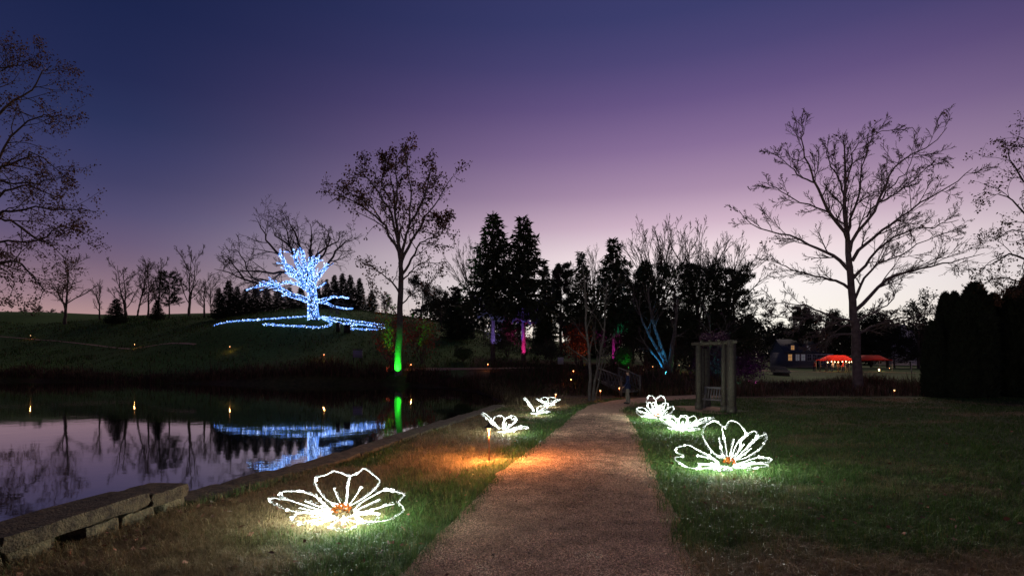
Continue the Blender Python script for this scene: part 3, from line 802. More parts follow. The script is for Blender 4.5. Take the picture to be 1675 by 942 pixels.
def proto_pine(seed, clear=.25, width=.36):
    """open crowned pine: long level limbs carrying upturned tufts"""
    rg = np.random.default_rng(seed)
    a = MB(); a.tubes(np.array([[(0, 0, -.2), (.08, 0, 3), (.02, .08, 6.5), (0, 0, 9.7)]]), np.array([[.19, .15, .09, .02]]), 7)
    n = 70; t = clear+(1-clear)*(np.arange(n)+rg.random(n))/n; z = 9.7*t
    L = 10*width*np.sqrt(np.clip(1-((t-clear-.1)/(1.02-clear))**2, .03, 1))*rg.uniform(.45, 1.1, n); az = np.arange(n)*2.399+rg.normal(0, .6, n)
    out = np.stack([np.cos(az), np.sin(az), 0*az], 1); s = np.linspace(0, 1, 7)
    P = np.stack([0*z, 0*z, z], 1)[:, None]+out[:, None]*(L[:, None]*s)[..., None]; P[..., 2] += L[:, None]*(.05*s+.20*s**2)+rg.normal(0, .04, (n, 7))
    R = np.tile(np.linspace(.05, .01, 7), (n, 1)); b = MB(); b.tubes(P, R, 3, mi=1)
    P2, R2 = spawn(rg, P, R, 7, .3, 1, 45, .28, 4, .15, .12, .6, .008); b.tubes(P2, R2, 3, mi=1)
    tp = P2[:, 1:].reshape(-1, 3); C = np.repeat(tp, 9, 0)+rg.normal(0, .07, (len(tp)*9, 3))
    D = rg.normal(0, .7, C.shape); D[:, 2] += .45; D = nrm(D)
    b.cards(C, D, nrm(rg.normal(size=C.shape)), rg.uniform(.2, .38, len(C)), rg.uniform(.05, .10, len(C)))
    return [('trunk', a.mesh('pine_trunk', M['bark'], True)), ('crown', b.mesh('pine_crown', [M['needle'], M['bark']]))]
def proto_round(seed, mat='leaf_dark', open_=0.0, width=.42):
    rg = np.random.default_rng(seed)
    tr = smooth_limb([(0, 0, -.2), (.1, 0, 2), (.05, .1, 5), (0, 0, 8)], 12, rg, .05)
    a = MB(); R = np.linspace(.2, .03, 12); a.tubes(tr[None], R[None], 7)
    b = MB(); P, R = spawn(rg, tr[None], R[None], 14, .2, .95, 52, .52*width/.42, 8, .16, .10, .6, .02, Lref=9.0); b.tubes(P, R, 4, mi=1)
    P, R = spawn(rg, P, R, 7, .25, 1, 45, .42, 5, .2, .06, .6, .012); b.tubes(P, R, 3, mi=1)
    tp = P[:, 1:].reshape(-1, 3)
    tp = tp[rg.random(len(tp)) > open_]
    C = np.repeat(tp, 16, 0)+rg.normal(0, .26, (len(tp)*16, 3)); s = rg.uniform(.14, .30, len(C))
    b.cards(C, nrm(rg.normal(size=C.shape)), nrm(rg.normal(size=C.shape)), s, s*.8)
    return [('trunk', a.mesh('round_trunk', M['bark'], True)), ('crown', b.mesh('round_crown', [M[mat], M['bark']]))]
def proto_column(seed):
    """dense columnar evergreen, foliage to the ground, blunt top"""
    rg = np.random.default_rng(seed); k, n = 26, 30
    t = np.linspace(0, 1, n); az = np.arange(k)*2*math.pi/k
    prof = np.interp(t, [0, .04, .3, .62, .82, .93, .98, 1], [1.25, 1.45, 1.5, 1.35, .95, .58, .27, .02])
    lump = 1+.10*(vnoise(np.cos(az)[None]*2+t[:, None]*9, np.sin(az)[None]*2+t[:, None]*4, .8, seed)-.5)*2
    r = prof[:, None]*lump; V = np.stack([r*np.cos(az), r*np.sin(az), np.repeat(10*t[:, None], k, 1)], -1)
    i = np.arange(n*k).reshape(n, k); q = np.stack([i[:-1], np.roll(i, -1, 1)[:-1], np.roll(i, -1, 1)[1:], i[1:]], -1).reshape(-1, 4)
    b = MB(); b.add(V.reshape(-1, 3)*np.array([.93, .93, 1]), q)
    N = 9000; tt = rg.random(N)**.9; aa = rg.random(N)*6.283; rr = np.interp(tt, t, prof)*rg.uniform(.85, 1.03, N)
    C = np.stack([rr*np.cos(aa), rr*np.sin(aa), 10*tt], 1); D = np.stack([np.cos(aa)*.6, np.sin(aa)*.6, 0*aa+.9], 1)+rg.normal(0, .35, C.shape)
    D[::3] += rg.normal(0, .6, D[::3].shape); b.cards(C, nrm(D), nrm(rg.normal(size=C.shape)), rg.uniform(.2, .62, N), rg.uniform(.08, .2, N))
    a = MB(); a.tubes(np.array([[(0, 0, -.2), (0, 0, 5), (0, 0, 9)]]), np.array([[.15, .1, .02]]), 6)
    return [('trunk', a.mesh('column_trunk', M['bark'])), ('crown', b.mesh('column_crown', M['cedar']))]
KIND = {'bareA': proto_bare(101, 1.0), 'bareB': proto_bare(102, .8, 2), 'bareC': proto_bare(103, 1.25, 1, .10, 11), 'bareD': proto_bare(104, .7, 3, .22), 'fan': proto_fan(105), 'fanB': proto_fan(106, 10, 3.4),
        'spruceA': proto_conifer(111, .21, .30, 1.0, .30, ragged=.32), 'spruceB': proto_conifer(112, .22, .28, 1.05, .30, ragged=.30), 'spruceC': proto_conifer(113, .16, .22, .95, .2, ragged=.35),
        'fir': proto_conifer(114, .24, .03, 1.2, .2, 'cedar', .15), 'pineA': proto_pine(121), 'pineB': proto_pine(122, .40, .42), 'pineC': proto_pine(123, .45, .22),
        'roundA': proto_round(131), 'roundB': proto_round(132, width=.5), 'openR': proto_round(133, 'leaf_red', .5), 'openB': proto_round(134, 'leaf_dark', .45, .45), 'colA': proto_column(141), 'colB': proto_column(142)}
rgp = np.random.default_rng(55)
def place(kind, px, d, top_py, name, label, group=None, wide=1.0, sink=.0):
    p = at(px, d); h = wpt(px, top_py, d)[2]-p[2]
    T = thing(name, label, 'tree', (p[0], p[1], p[2]-sink), group, rz=rgp.uniform(0, 6.28)); s = h/10.0
    for nm, me in KIND[kind]:
        o = bpy.data.objects.new(nm, me); COL.objects.link(o); o.parent = T
    T.scale = (s*wide, s*wide, s)
    return T
SKY = 'bare trees on the hill skyline'
for a in [
 ('bareC', 106, 100, 430, 'bare_tree', 'broad bare tree on the skyline nearest the left edge', SKY, 1.15),
 ('bareA', 163, 104, 462, 'bare_tree', 'small bare tree just left of the lone dark fir', SKY, 1.0),
 ('bareB', 206, 104, 432, 'bare_tree', 'bare tree leaning left just right of the lone dark fir', SKY, 1.2),
 ('bareD', 224, 106, 424, 'bare_tree', 'tall bare tree with several straight stems in the skyline grove', SKY, 1.0),
 ('bareA', 243, 105, 430, 'bare_tree', 'bare tree in the middle of the skyline grove', SKY, .8),
 ('bareB', 258, 104, 422, 'bare_tree', 'bare tree whose twigs touch the pine in the skyline grove', SKY, .9),
 ('bareB', 309, 103, 402, 'bare_tree', 'tallest bare tree of the skyline grove, right of the pine', SKY, .85),
 ('bareA', 334, 100, 455, 'bare_tree', 'low crooked bare tree between the skyline grove and the blue oak', SKY, 1.2),
 ('bareC', 345, 102, 458, 'bare_tree', 'small bare tree just left of the dark firs behind the blue oak', SKY, .8),
 ('fir', 190, 97, 488, 'fir_tree', 'lone low dark fir at the left of the skyline grove', None, 1.6),
 ('pineA', 277, 101, 445, 'pine_tree', 'dark pine standing inside the bare skyline grove', None, .85),
 ('fir', 257, 99, 490, 'fir_tree', 'small dark fir at the foot of the skyline pine', None, 1.4),
 ]: place(*a[:6], a[6], a[7])
for k, (px, top) in enumerate([(12, 503), (38, 497), (62, 495), (84, 500), (104, 503), (-15, 500), (124, 508), (145, 510)]):
    place('roundA' if k % 2 else 'roundB', px, 135+k*2, top, 'round_tree', 'low round dark tree of the far clump behind the hill at left', 'far round trees at left', 1.3, .8)
for k, (px, top, dd, w) in enumerate([(358, 470, 92, 1.0), (374, 458, 93, 1.1), (388, 468, 91, 1.1), (402, 472, 94, 1.2), (418, 466, 93, 1.2), (436, 470, 92, 1.3), (455, 466, 95, 1.2), (474, 470, 93, 1.3), (492, 468, 95, 1.2), (520, 468, 92, 1.2)]):
    place('fir', px, dd, top, 'fir_tree', 'dark fir of the dense row behind the blue oak, left of its trunk' if px < 505 else 'dark fir half hidden just right of the blue oak trunk', 'dark firs behind the blue oak' if px < 505 else None, w)
for k, (px, top, wd) in enumerate([(534, 456, 'first'), (547, 449, 'second'), (560, 446, 'third'), (573, 449, 'fourth'), (588, 454, 'last')]):
    place('fir', px, 94, top, 'fir_tree', wd+' from the left of five pointed firs right of the blue oak', 'five pointed firs', .95)
for a in [
 ('fir', 608, 88, 474, 'fir_tree', 'dark fir behind the blue light bundle, left of the green lit oak', None, 1.3),
 ('roundA', 632, 86, 480, 'round_tree', 'dark round tree directly behind the green lit oak', None, 1.0),
 ('roundB', 690, 84, 452, 'round_tree', 'dark round tree right of the green lit oak, tallest there', None, 1.05),
 ('roundA', 722, 82, 468, 'round_tree', 'dark round tree between the green lit oak and the tall spruces', None, 1.0),
 ('fir', 748, 72, 470, 'fir_tree', 'low dark fir at the left foot of the tall spruces', None, 1.3),
 ('fan', 772, 76, 392, 'bare_tree', 'faint bare tree behind the left side of the tall spruces', None, .8),
 ('spruceA', 806, 60, 349, 'spruce_tree', 'tall pointed spruce with blue and purple lit trunk, left of the pair', 'tall spruces', 1.12),
 ('spruceB', 856, 59, 353, 'spruce_tree', 'tall pointed spruce with magenta lit trunk, right of the pair', 'tall spruces', 1.05),
 ('spruceC', 893, 63, 434, 'spruce_tree', 'shorter spruce at the right foot of the tall pair', None, 1.0),
 ('pineC', 918, 70, 432, 'pine_tree', 'thin pine with a small round top right of the tall spruces', None, .9),
 ('spruceC', 951, 58, 410, 'spruce_tree', 'narrow spruce above the red lit trunk', None, .95),
 ('spruceB', 1003, 57, 389, 'spruce_tree', 'dark pointed spruce left of the broad bare tree', None, .95),
 ('fan', 972, 74, 405, 'bare_tree', 'bare tree whose twigs show between the two middle spruces', None, .7),
 ('fan', 1076, 66, 357, 'bare_tree', 'broad bare tree with fanned crown above the leaning blue trunks', None, .85),
 ('fanB', 1142, 72, 378, 'bare_tree', 'bare tree rising behind the broad pines, left of two', None, .9),
 ('fan', 1190, 74, 388, 'bare_tree', 'bare tree rising behind the broad pines, right of two', None, .9),
 ('spruceA', 1056, 58, 426, 'spruce_tree', 'dark evergreen below the broad bare crown', None, 1.1),
 ('pineA', 1105, 60, 434, 'pine_tree', 'broad pine left of three above the pergola', 'broad pines above the pergola', .75),
 ('pineB', 1150, 62, 432, 'pine_tree', 'broad pine in the middle of three above the pergola', 'broad pines above the pergola', .8),
 ('pineA', 1200, 60, 440, 'pine_tree', 'broad pine right of three, its level limbs reaching right', 'broad pines above the pergola', .95),
 ('pineB', 1036, 64, 440, 'pine_tree', 'pine filling the gap right of the pointed spruce', None, .7),
 ('pineC', 1312, 120, 503, 'pine_tree', 'small lone pine above the house roof', None, 1.2),
 ('roundA', 1262, 130, 538, 'round_tree', 'low dark tree left of the house by the sunset glow', None, 1.3),
 ('roundB', 1288, 135, 528, 'round_tree', 'low dark tree directly behind the house', None, 1.2),
 ('roundA', 1350, 122, 505, 'round_tree', 'dark round tree between the lone pine and the sycamore trunk', None, 1.1),
 ('roundB', 1375, 126, 512, 'round_tree', 'dark round tree just left of the sycamore trunk', None, 1.1),
 ('roundB', 1425, 124, 510, 'round_tree', 'dark round tree just right of the sycamore trunk', None, 1.1),
 ('roundA', 1452, 120, 503, 'round_tree', 'dark round tree above the second red tent', None, 1.2),
 ('openB', 1503, 112, 480, 'round_tree', 'open crowned tree above the white gable', None, 1.0),
 ('roundB', 1535, 118, 515, 'round_tree', 'dark tree mostly hidden behind the evergreen screen', None, 1.2),
 ('roundA', 1463, 116, 548, 'round_tree', 'low dark tree left below the white gable', None, 1.3),
 ('roundB', 1490, 114, 552, 'round_tree', 'low dark tree right below the white gable', None, 1.3),
 ('roundA', 1325, 140, 535, 'round_tree', 'dark tree rising over the right end of the house', None, 1.3),
 ('roundB', 1225, 110, 552, 'round_tree', 'low dark tree right of the broad pines', None, 1.6),
 ]: place(*a[:6], a[6], a[7])
for k, (px, d, top, wd, lab) in enumerate([
 (1527, 34.5, 520, .78, 'lowest columnar evergreen, outermost on the left of the dark screen'), (1546, 35.5, 475, .62, 'columnar evergreen with the first pointed top of the dark screen'), (1561, 35, 474, .6, 'slim columnar evergreen with the second pointed top of the dark screen'),
 (1594, 34, 459, .95, 'stout columnar evergreen with the broad blunt top in the dark screen'), (1626, 35.5, 476, .72, 'columnar evergreen right of the broad blunt one'), (1657, 34.5, 466, .8, 'columnar evergreen second from the right edge of the picture'), (1685, 34, 446, .85, 'tallest columnar evergreen, cut by the right edge of the picture'), (1575, 33.6, 510, .9, 'lower columnar evergreen filling the front of the dark screen')]):
    place('colA' if k % 2 else 'colB', px, d, top, 'columnar_evergreen', lab, 'columnar evergreens', wd*1.02, .3)
for k, (px, d, top) in enumerate([(775, 78, 512), (792, 80, 505), (822, 76, 500), (842, 80, 510), (872, 78, 500), (890, 74, 512), (925, 80, 505), (940, 76, 512), (975, 72, 500), (1025, 76, 498), (1048, 80, 505), (1080, 74, 500), (1120, 80, 505), (1135, 74, 512), (1165, 78, 500), (1190, 80, 508), (1225, 78, 520)]):
    place(('roundA', 'roundB', 'fir')[k % 3], px, d, top, 'understory_tree', 'low dark tree in the wood behind the lit spruces and pines', 'low dark trees in the wood', 1.25)
# far woods closing the view beyond the tents and behind the pines
mb = MB(); rg = np.random.default_rng(91)
for x, y, h, r in [(rg.uniform(-30, 190), rg.uniform(150, 210), rg.uniform(9, 15), rg.uniform(5, 8)) for _ in range(60)]:
    N = 900; u = nrm(rg.normal(size=(N, 3)))*rg.uniform(.55, 1.05, (N, 1)); C = u*np.array([r, r, h/2])+np.array([x, y, gz(x, y)+h*.5])
    mb.cards(C, nrm(rg.normal(size=(N, 3))), nrm(rg.normal(size=(N, 3))), rg.uniform(.6, 1.3, N), rg.uniform(.6, 1.0, N))
tag(mb.build('far_woods', M['leaf_dark']), 'dark mass of distant woods along the skyline', 'woods', kind='stuff')

# ---- leaning multi-stem tree lit blue, slender pale young tree, coloured shrubs
def stem_tree(name, label, d, base, stems, r, mat, seed, lev, twig=.01, cat='tree'):
    rg = np.random.default_rng(seed); root = wpt(*base, d); root[2] = gz(root[0], d)
    T = thing(name, label, cat, root); br = MB(); Ps, Rs = [], []
    for st in stems:
        p = np.array([wpt(px, py, d) for px, py in st[0]]); p[0, 2] = min(p[0, 2], root[2]-.1) if len(st) < 3 else p[0, 2]
        dd = rg.uniform(-.25, .25)*np.arange(len(p)); p = np.array([wpt(px, py, d+q) for (px, py), q in zip(st[0], dd)]) if len(st) < 3 else p
        p[0, 2] = min(p[0, 2], root[2]-.1) if len(st) < 3 else p[0, 2]
        q = smooth_limb(p, 12, rg, .05); R = np.linspace(r*st[1], r*st[1]*.3, 12)
        mb = MB(); mb.tubes(q[None], R[None], 8); mb.build('trunk', mat, T, smooth=True); Ps.append(q); Rs.append(R)
    P, R = np.array(Ps), np.array(Rs)
    for (c, tmin, ang, ratio, n, wob, up, rq, k) in lev:
        P, R = spawn(rg, P, R, c, tmin, 1, ang, ratio, n, wob, up, rq, twig); br.tubes(P, R, k)
    br.build('branches', mat, T, smooth=True)
    return T
stem_tree('leaning_tree', 'multi stemmed tree leaning left with its trunks lit blue', 47, (1086, 612),
    [([(1094,618),(1086,590),(1066,556),(1050,522),(1040,490)], 1), ([(1095,618),(1088,585),(1074,545),(1064,505),(1060,470)], 1.1), ([(1096,618),(1098,580),(1104,540),(1110,490)], 1.5), ([(1092,618),(1080,595),(1060,568),(1046,548)], .7)],
    .19, M['bark_grey'], 31, [(6, .5, 38, .4, 6, .15, .1, .5, 4), (5, .2, 42, .5, 5, .2, .05, .6, 3)], .014)
stem_tree('young_tree', 'slender pale two stemmed young tree at the pond end of the lawn', 31, (967, 650),
    [([(964,652),(965,600),(960,540),(957,480),(952,430)], 1), ([(970,652),(975,612),(985,565),(990,510),(992,460)], .8), ([(972,625),(984,600),(987,570)], .5)],
    .10, M['bark_grey'], 32, [(9, .25, 40, .3, 6, .15, .1, .5, 4), (5, .2, 42, .5, 4, .2, .05, .6, 3)], .007)
stem_tree('bare_tree', 'thin bare tree with a green lit stem behind the pergola', 44, (1160, 610),
    [([(1159,616),(1160,585),(1163,560),(1160,530),(1150,500)], 1), ([(1164,616),(1168,585),(1180,560),(1190,530)], .8)],
    .12, M['bark_grey'], 33, [(7, .3, 42, .4, 6, .15, .08, .5, 4), (6, .2, 45, .5, 4, .2, .0, .6, 3)], .012)
def shrub(px, d, w, h, name, label, mat, seed, n=2600, ln=.16, dens=None):
    rg = np.random.default_rng(seed); p = at(px, d); T = thing(name, label, 'shrub', p, 'garden shrubs')
    st = np.array([smooth_limb([(0, 0, -.1), (rg.normal(0, w*.12), rg.normal(0, w*.12), h*.4), (rg.normal(0, w*.25), rg.normal(0, w*.25), h*.85)], 7, rg, .1) for _ in range(9)])+p
    mb = MB(); mb.tubes(st, np.tile(np.linspace(.04, .008, 7), (9, 1)), 4); P, R = spawn(rg, st, np.tile(np.linspace(.04, .008, 7), (9, 1)), 7, .2, 1, 50, .5, 4, .2, .02, .6, .006); mb.tubes(P, R, 3)
    mb.build('stems', M['bark'], T)
    u = nrm(rg.normal(size=(n, 3)))*(rg.random((n, 1))**.4)*rg.uniform(.7, 1.05, (n, 1)); lump = .75+.5*vnoise(u[:, 0]*3+seed, u[:, 2]*3+u[:, 1]*2, .9, seed)
    C = u*lump[:, None]*np.array([w/2, w/2, h*.45])+np.array([0, 0, h*.55])+p
    mb = MB(); mb.cards(C, nrm(rg.normal(size=(n, 3))), nrm(rg.normal(size=(n, 3))), rg.uniform(.6, 1.3, n)*ln, rg.uniform(.4, .9, n)*ln); mb.build('foliage', M[mat], T)
    return T
M['leaf_plum'] = pbr('plum_leaves', (.07, .03, .06), .7, .4, 3)
M['leaf_green'] = pbr('green_leaves', (.05, .09, .03), .7, .4, 3)
shrub(1222, 47, 4.2, 2.9, 'shrub', 'low spreading purple tinted shrub right of the pergola top', 'leaf_plum', 41)
shrub(1165, 42, 3.6, 3.4, 'shrub', 'twiggy shrub seen through and above the pergola', 'leaf_plum', 42, 1800)
shrub(1020, 54, 2.6, 2.2, 'shrub', 'green lit shrub beside the magenta lit trunk', 'leaf_green', 43)
shrub(945, 56, 3.6, 4.6, 'shrub', 'red and orange leaved shrub under the narrow spruce', 'leaf_red', 44, 2200, .2)
shrub(640, 53.5, 4.6, 6.2, 'shrub', 'thin red leaved shrub beside the green lit oak', 'leaf_red', 45, 1100, .22)
shrub(690, 55, 4.0, 5.2, 'shrub', 'dark red brown shrub right of the green lit oak', 'leaf_red', 46, 900, .22)
shrub(757, 57, 2.2, 1.6, 'shrub', 'small green shrub left of the purple lit spruce', 'leaf_green', 47)
shrub(905, 57, 5.0, 2.6, 'shrub', 'low dark green shrub between the magenta and the red lit trunks', 'leaf_dark', 48)
shrub(1130, 52, 5.0, 3.2, 'shrub', 'dark shrub left of the pergola beyond the leaning trunks', 'leaf_dark', 49)
shrub(830, 62, 7.0, 3.6, 'shrub', 'dark undergrowth shrub between the two tall spruces', 'leaf_dark', 50, 3000)
shrub(1060, 58, 6.0, 4.2, 'shrub', 'dark shrub behind the leaning blue lit trunks', 'leaf_dark', 51, 3000)
shrub(1000, 60, 6.0, 4.0, 'shrub', 'dark shrub behind the magenta lit trunk', 'leaf_dark', 52, 3000)

# ------------------------------------------------------------------ light flowers
def point(name, loc, col, watts, parent, radius=.03):
    l = bpy.data.lights.new(name, 'POINT'); l.color = col; l.energy = watts; l.shadow_soft_size = radius
    o = bpy.data.objects.new(name, l); COL.objects.link(o); o.parent = parent; o.location = loc
def led_line(mb, pts, rg, step=.019, off=.020, size=.0043):
    p = resample(pts, max(8, len(pts)*8)); L = np.r_[0, np.cumsum(np.linalg.norm(np.diff(p, axis=0), axis=1))]
    s = np.arange(0, L[-1], step); s = np.repeat(s, 2)+rg.uniform(-.35, .35, 2*len(s))*step; s = np.clip(s, 0, L[-1])
    c = np.stack([np.interp(s, L, p[:, k]) for k in range(3)], 1)
    t = nrm(np.stack([np.interp(np.minimum(s+.03, L[-1]), L, p[:, k])-np.interp(np.maximum(s-.03, 0), L, p[:, k]) for k in range(3)], 1)+1e-6)
    u = nrm(np.cross(t, np.array([.3, .5, .8])+np.zeros_like(t))); w = np.cross(t, u)
    sg = np.tile([1.0, -1.0], len(s)//2); ph = rg.uniform(0, 6.28)
    amp = off*(.35+1.3*vnoise(s*5, s*0, .7, int(rg.integers(1, 99))))
    o1 = amp*np.sin(s*2*math.pi/.15+ph)*sg+rg.normal(0, .0022, len(s)); o2 = amp*.6*np.cos(s*2*math.pi/.19+ph)*sg
    c = c+np.stack([(vnoise(s, s*0, .16, int(rg.integers(1, 99)))-.5)*.035 for _ in range(3)], 1)
    kn = vnoise(s*9, s*0, .7, int(rg.integers(1, 99))) > .70
    br = np.where(kn, 9.0, rg.uniform(.6, 3.4, len(s)))
    mb.octas(c+o1[:, None]*u+o2[:, None]*w, size*rg.uniform(.75, 1.3, len(s))*(1+.9*kn), np.array([[.90, 1.0, .95]])*br[:, None])
    return p
def light_flower(label, px, py, petals, seed, centre=True, cr=.115, lift=.10, watts=37):
    rg = np.random.default_rng(seed); p0 = on_lawn(px, py); T = thing('light_flower', label, 'light sculpture', p0, 'flower light sculptures on the lawn')
    hub = p0+np.array([0, 0, lift])
    glows = []
    for pet in petals:
        az, el, L, W, cup, veins = pet[:6]; roll = math.radians(pet[6] if len(pet) > 6 else 0)
        a, e = math.radians(az), math.radians(el)
        ax = np.array([math.cos(a)*math.cos(e), math.sin(a)*math.cos(e), math.sin(e)]); side = np.array([-math.sin(a), math.cos(a), 0.0]); nn = np.cross(ax, side)
        if nn[2] < 0: nn = -nn
        if side[1] < 0: side = -side
        side, nn = math.cos(roll)*side+math.sin(roll)*nn, math.cos(roll)*nn-math.sin(roll)*side
        def pt(u, v):
            q = hub+ax*(u*L)+side*(v*W)+nn*(cup*u*u*L+.22*v*v*W)
            q[2] = max(q[2], p0[2]+.03+.02*rg.random())
            return q
        nt_ = rg.uniform(.80, .90); prof = [(.16, .05), (.30, .25), (.52, .43), (.74, .50), (.90, .41), (1.0, .27), (.98, .13), (nt_, .0)]
        ol = [pt(u+rg.normal(0, .022), v+rg.normal(0, .022)) for u, v in prof]+[pt(u+rg.normal(0, .022), -v+rg.normal(0, .022)) for u, v in prof[::-1][1:]]
        mb = MB(); wire = [led_line(mb, np.array(ol), rg)]
        vv = {0: [], 1: [(.88, 0.0)], 2: [(.60, .17), (.58, -.17)], 3: [(.86, 0.0), (.62, .20), (.60, -.20)]}[veins]
        for ue, ve in vv: wire.append(led_line(mb, np.array([pt(.17, ve*.2), pt(ue*.5, ve*.6+rg.normal(0, .02)), pt(ue, ve+rg.normal(0, .03))]), rg))
        pe = mb.build('petal', M['led_white'], T); pe['kind'] = 'stuff'
        glows.append((pt(.55, 0.0)+np.array([0, 0, .10]), watts*L*W/.4))
        wb = MB()
        for w in wire: wb.tubes(resample(w, 60)[None], np.full((1, 60), .004), 4)
        fr = wb.build('frame_wire', M['wire'], pe); fr['kind'] = 'stuff'
    if centre:
        n = 95; u = nrm(rg.normal(size=(n, 3))); u[:, 2] = np.abs(u[:, 2])
        col = np.array([1.0, .26, .035])[None]*rg.uniform(.12, 1.1, (n, 1)); col[rg.random(n) < .12] = (2.0, .9, .25)
        mb = MB(); mb.octas(hub+np.array([0, -.08, .075])+u*np.array([cr, cr, cr*.85])*rg.uniform(.7, 1, (n, 1)), .012*rg.uniform(.8, 1.3, n), col)
        c = mb.build('flower_centre', M['led_orange'], T); c['kind'] = 'stuff'
    for q, wt in glows: point('petal_light', tuple(float(c) for c in q-p0), (.90, 1.0, .90), wt, T, .10)   # the strings' own light
    # stakes that hold the frame
    mb = MB()
    for k in range(3):
        an = k*2.1+.4; mb.tubes(np.array([[hub+[0, 0, .0], hub+[.10*math.cos(an), .10*math.sin(an), -lift-.05]]]), np.full((1, 2), .006), 5)
    mb.build('stake', M['wire'], T); T.children[-1]['kind'] = 'stuff'
    return T
light_flower('large white light flower nearest the camera, left of the path by the pond wall', 562, 856,
   [(92, 62, .55, .74, -.05, 3), (174, 11, .86, .46, .05, 3, 10), (10, 12, .70, .52, -.06, 3, 30), (222, 3, .56, .50, 0, 3), (305, 2, .58, .56, 0, 3, 8)], 201)
light_flower('large white light flower nearest the camera on the right of the path', 1190, 772,
   [(88, 76, .80, .78, -.06, 3), (174, 12, .92, .50, .0, 2, 40), (20, 32, .92, .46, .08, 3, 12), (225, 2, .66, .55, 0, 3), (322, 8, .70, .56, .05, 3, 10)], 202)
light_flower('low flattened white light flower, middle of the three right of the path', 1116, 708,
   [(95, 30, .52, .60, .1, 3), (165, 20, .66, .50, .1, 3, 12), (10, 17, .95, .34, .04, 3, 5), (50, 28, .60, .5, .1, 3), (130, 26, .6, .4, .1, 1), (230, 4, .5, .5, 0, 3), (300, 4, .5, .5, 0, 3)], 203, centre=False)
light_flower('upright open white light flower with amber heart, farthest right of the path', 1075, 688,
   [(95, 78, .78, .72, -.05, 3), (166, 16, .74, .52, .1, 3, 28), (22, 34, .70, .52, .12, 3, 25), (120, 55, .62, .5, .1, 3), (70, 50, .5, .4, .1, 1), (215, 6, .6, .5, .05, 3), (325, 6, .58, .5, .05, 3)], 204, cr=.13)
light_flower('white light flower behind the copper path light left of the path', 822, 711,
   [(172, 36, .76, .40, .08, 3), (80, 38, .60, .66, 0, 1), (40, 42, .52, .5, 0, 2), (5, 8, .70, .5, .0, 3), (285, 4, .45, .5, 0, 3)], 205, centre=False)
light_flower('white light flower with one tall leaning petal, third up the left side', 877, 680,
   [(165, 48, .74, .40, .05, 3), (30, 32, .52, .55, .0, 1), (355, 8, .52, .45, 0, 3), (270, 4, .4, .45, 0, 3)], 206, centre=False)
light_flower('small white light flower farthest up the left side of the path', 898, 666,
   [(172, 22, .66, .36, .06, 3), (95, 50, .45, .7, 0, 3), (15, 22, .55, .4, .1, 3), (270, 4, .35, .5, 0, 3)], 207, centre=False)

# ------------------------------------------------------------------ path lights
lamp_parts = []
m1 = MB().lathe([(.0, 0), (.014, 0), (.014, .55), (.010, .56)], 8)
m2 = MB().lathe([(.012, .55), (.034, .565), (.034, .60), (.026, .61)], 10)
m3 = MB().lathe([(.0, .70), (.012, .695), (.03, .665), (.062, .635), (.095, .612), (.095, .607), (.05, .618), (.0, .62)], 14)
LAMP = [('post', m1.mesh('lamp_post', M['copper'], True)), ('lamp_glass', m2.mesh('lamp_glass', M['lampglass'], True)), ('hood', m3.mesh('lamp_hood', M['hat'], True))]
def path_light(label, p, watts=14, s=1.0):
    T = thing('path_light', label, 'path light', p, 'small copper path lights')
    for nm, me in LAMP:
        o = bpy.data.objects.new(nm, me); COL.objects.link(o); o.parent = T
    T.scale = (s, s, s); point('lamp_light', (0, -.02, .545), (1.0, .36, .10), watts, T, .028)
path_light('copper path light with dark hood, nearest, left of the path', on_lawn(800, 752), 640, 1.1)
path_light('path light just behind the farthest flower on the left', on_lawn(909, 664), 10)
path_light('path light on the grass verge left of the standing person', at(982, 31), 12)
path_light('path light close by the standing person, beyond the verge', at(1013, 33.5), 12)
path_light('path light at the lip of the right lawn before the evergreens', at(1463, 31.2), 2)
for lab, px, d in [('path light high on the hill path, nearest the left edge', 50, 88), ('path light on the hill path below the skyline grove', 220, 72), ('path light on the hill path below the left trailing blue lights', 376, 63),
                   ('path light on the bank path below the blue oak', 530, 55.2), ('path light just right of the green lit oak trunk', 672, 52), ('path light on the bank below the purple lit spruce', 798, 51.5),
                   ('path light on the bank path left of the leaning blue trunks', 1053, 49), ('path light left of two at the foot of the leaning blue trunks', 1068, 52),
                   ('path light right of the leaning trunks towards the pergola', 1111, 55), ('path light nearest the pergola on the bank path', 1128, 56), ('path light beyond the second red tent', 1455, 88),
                   ('path light among the plants left of the young tree', 938, 46), ('path light lowest among the plants left of the young tree', 934, 40)]:
    path_light(lab, at(px, d), 15, 1.05)

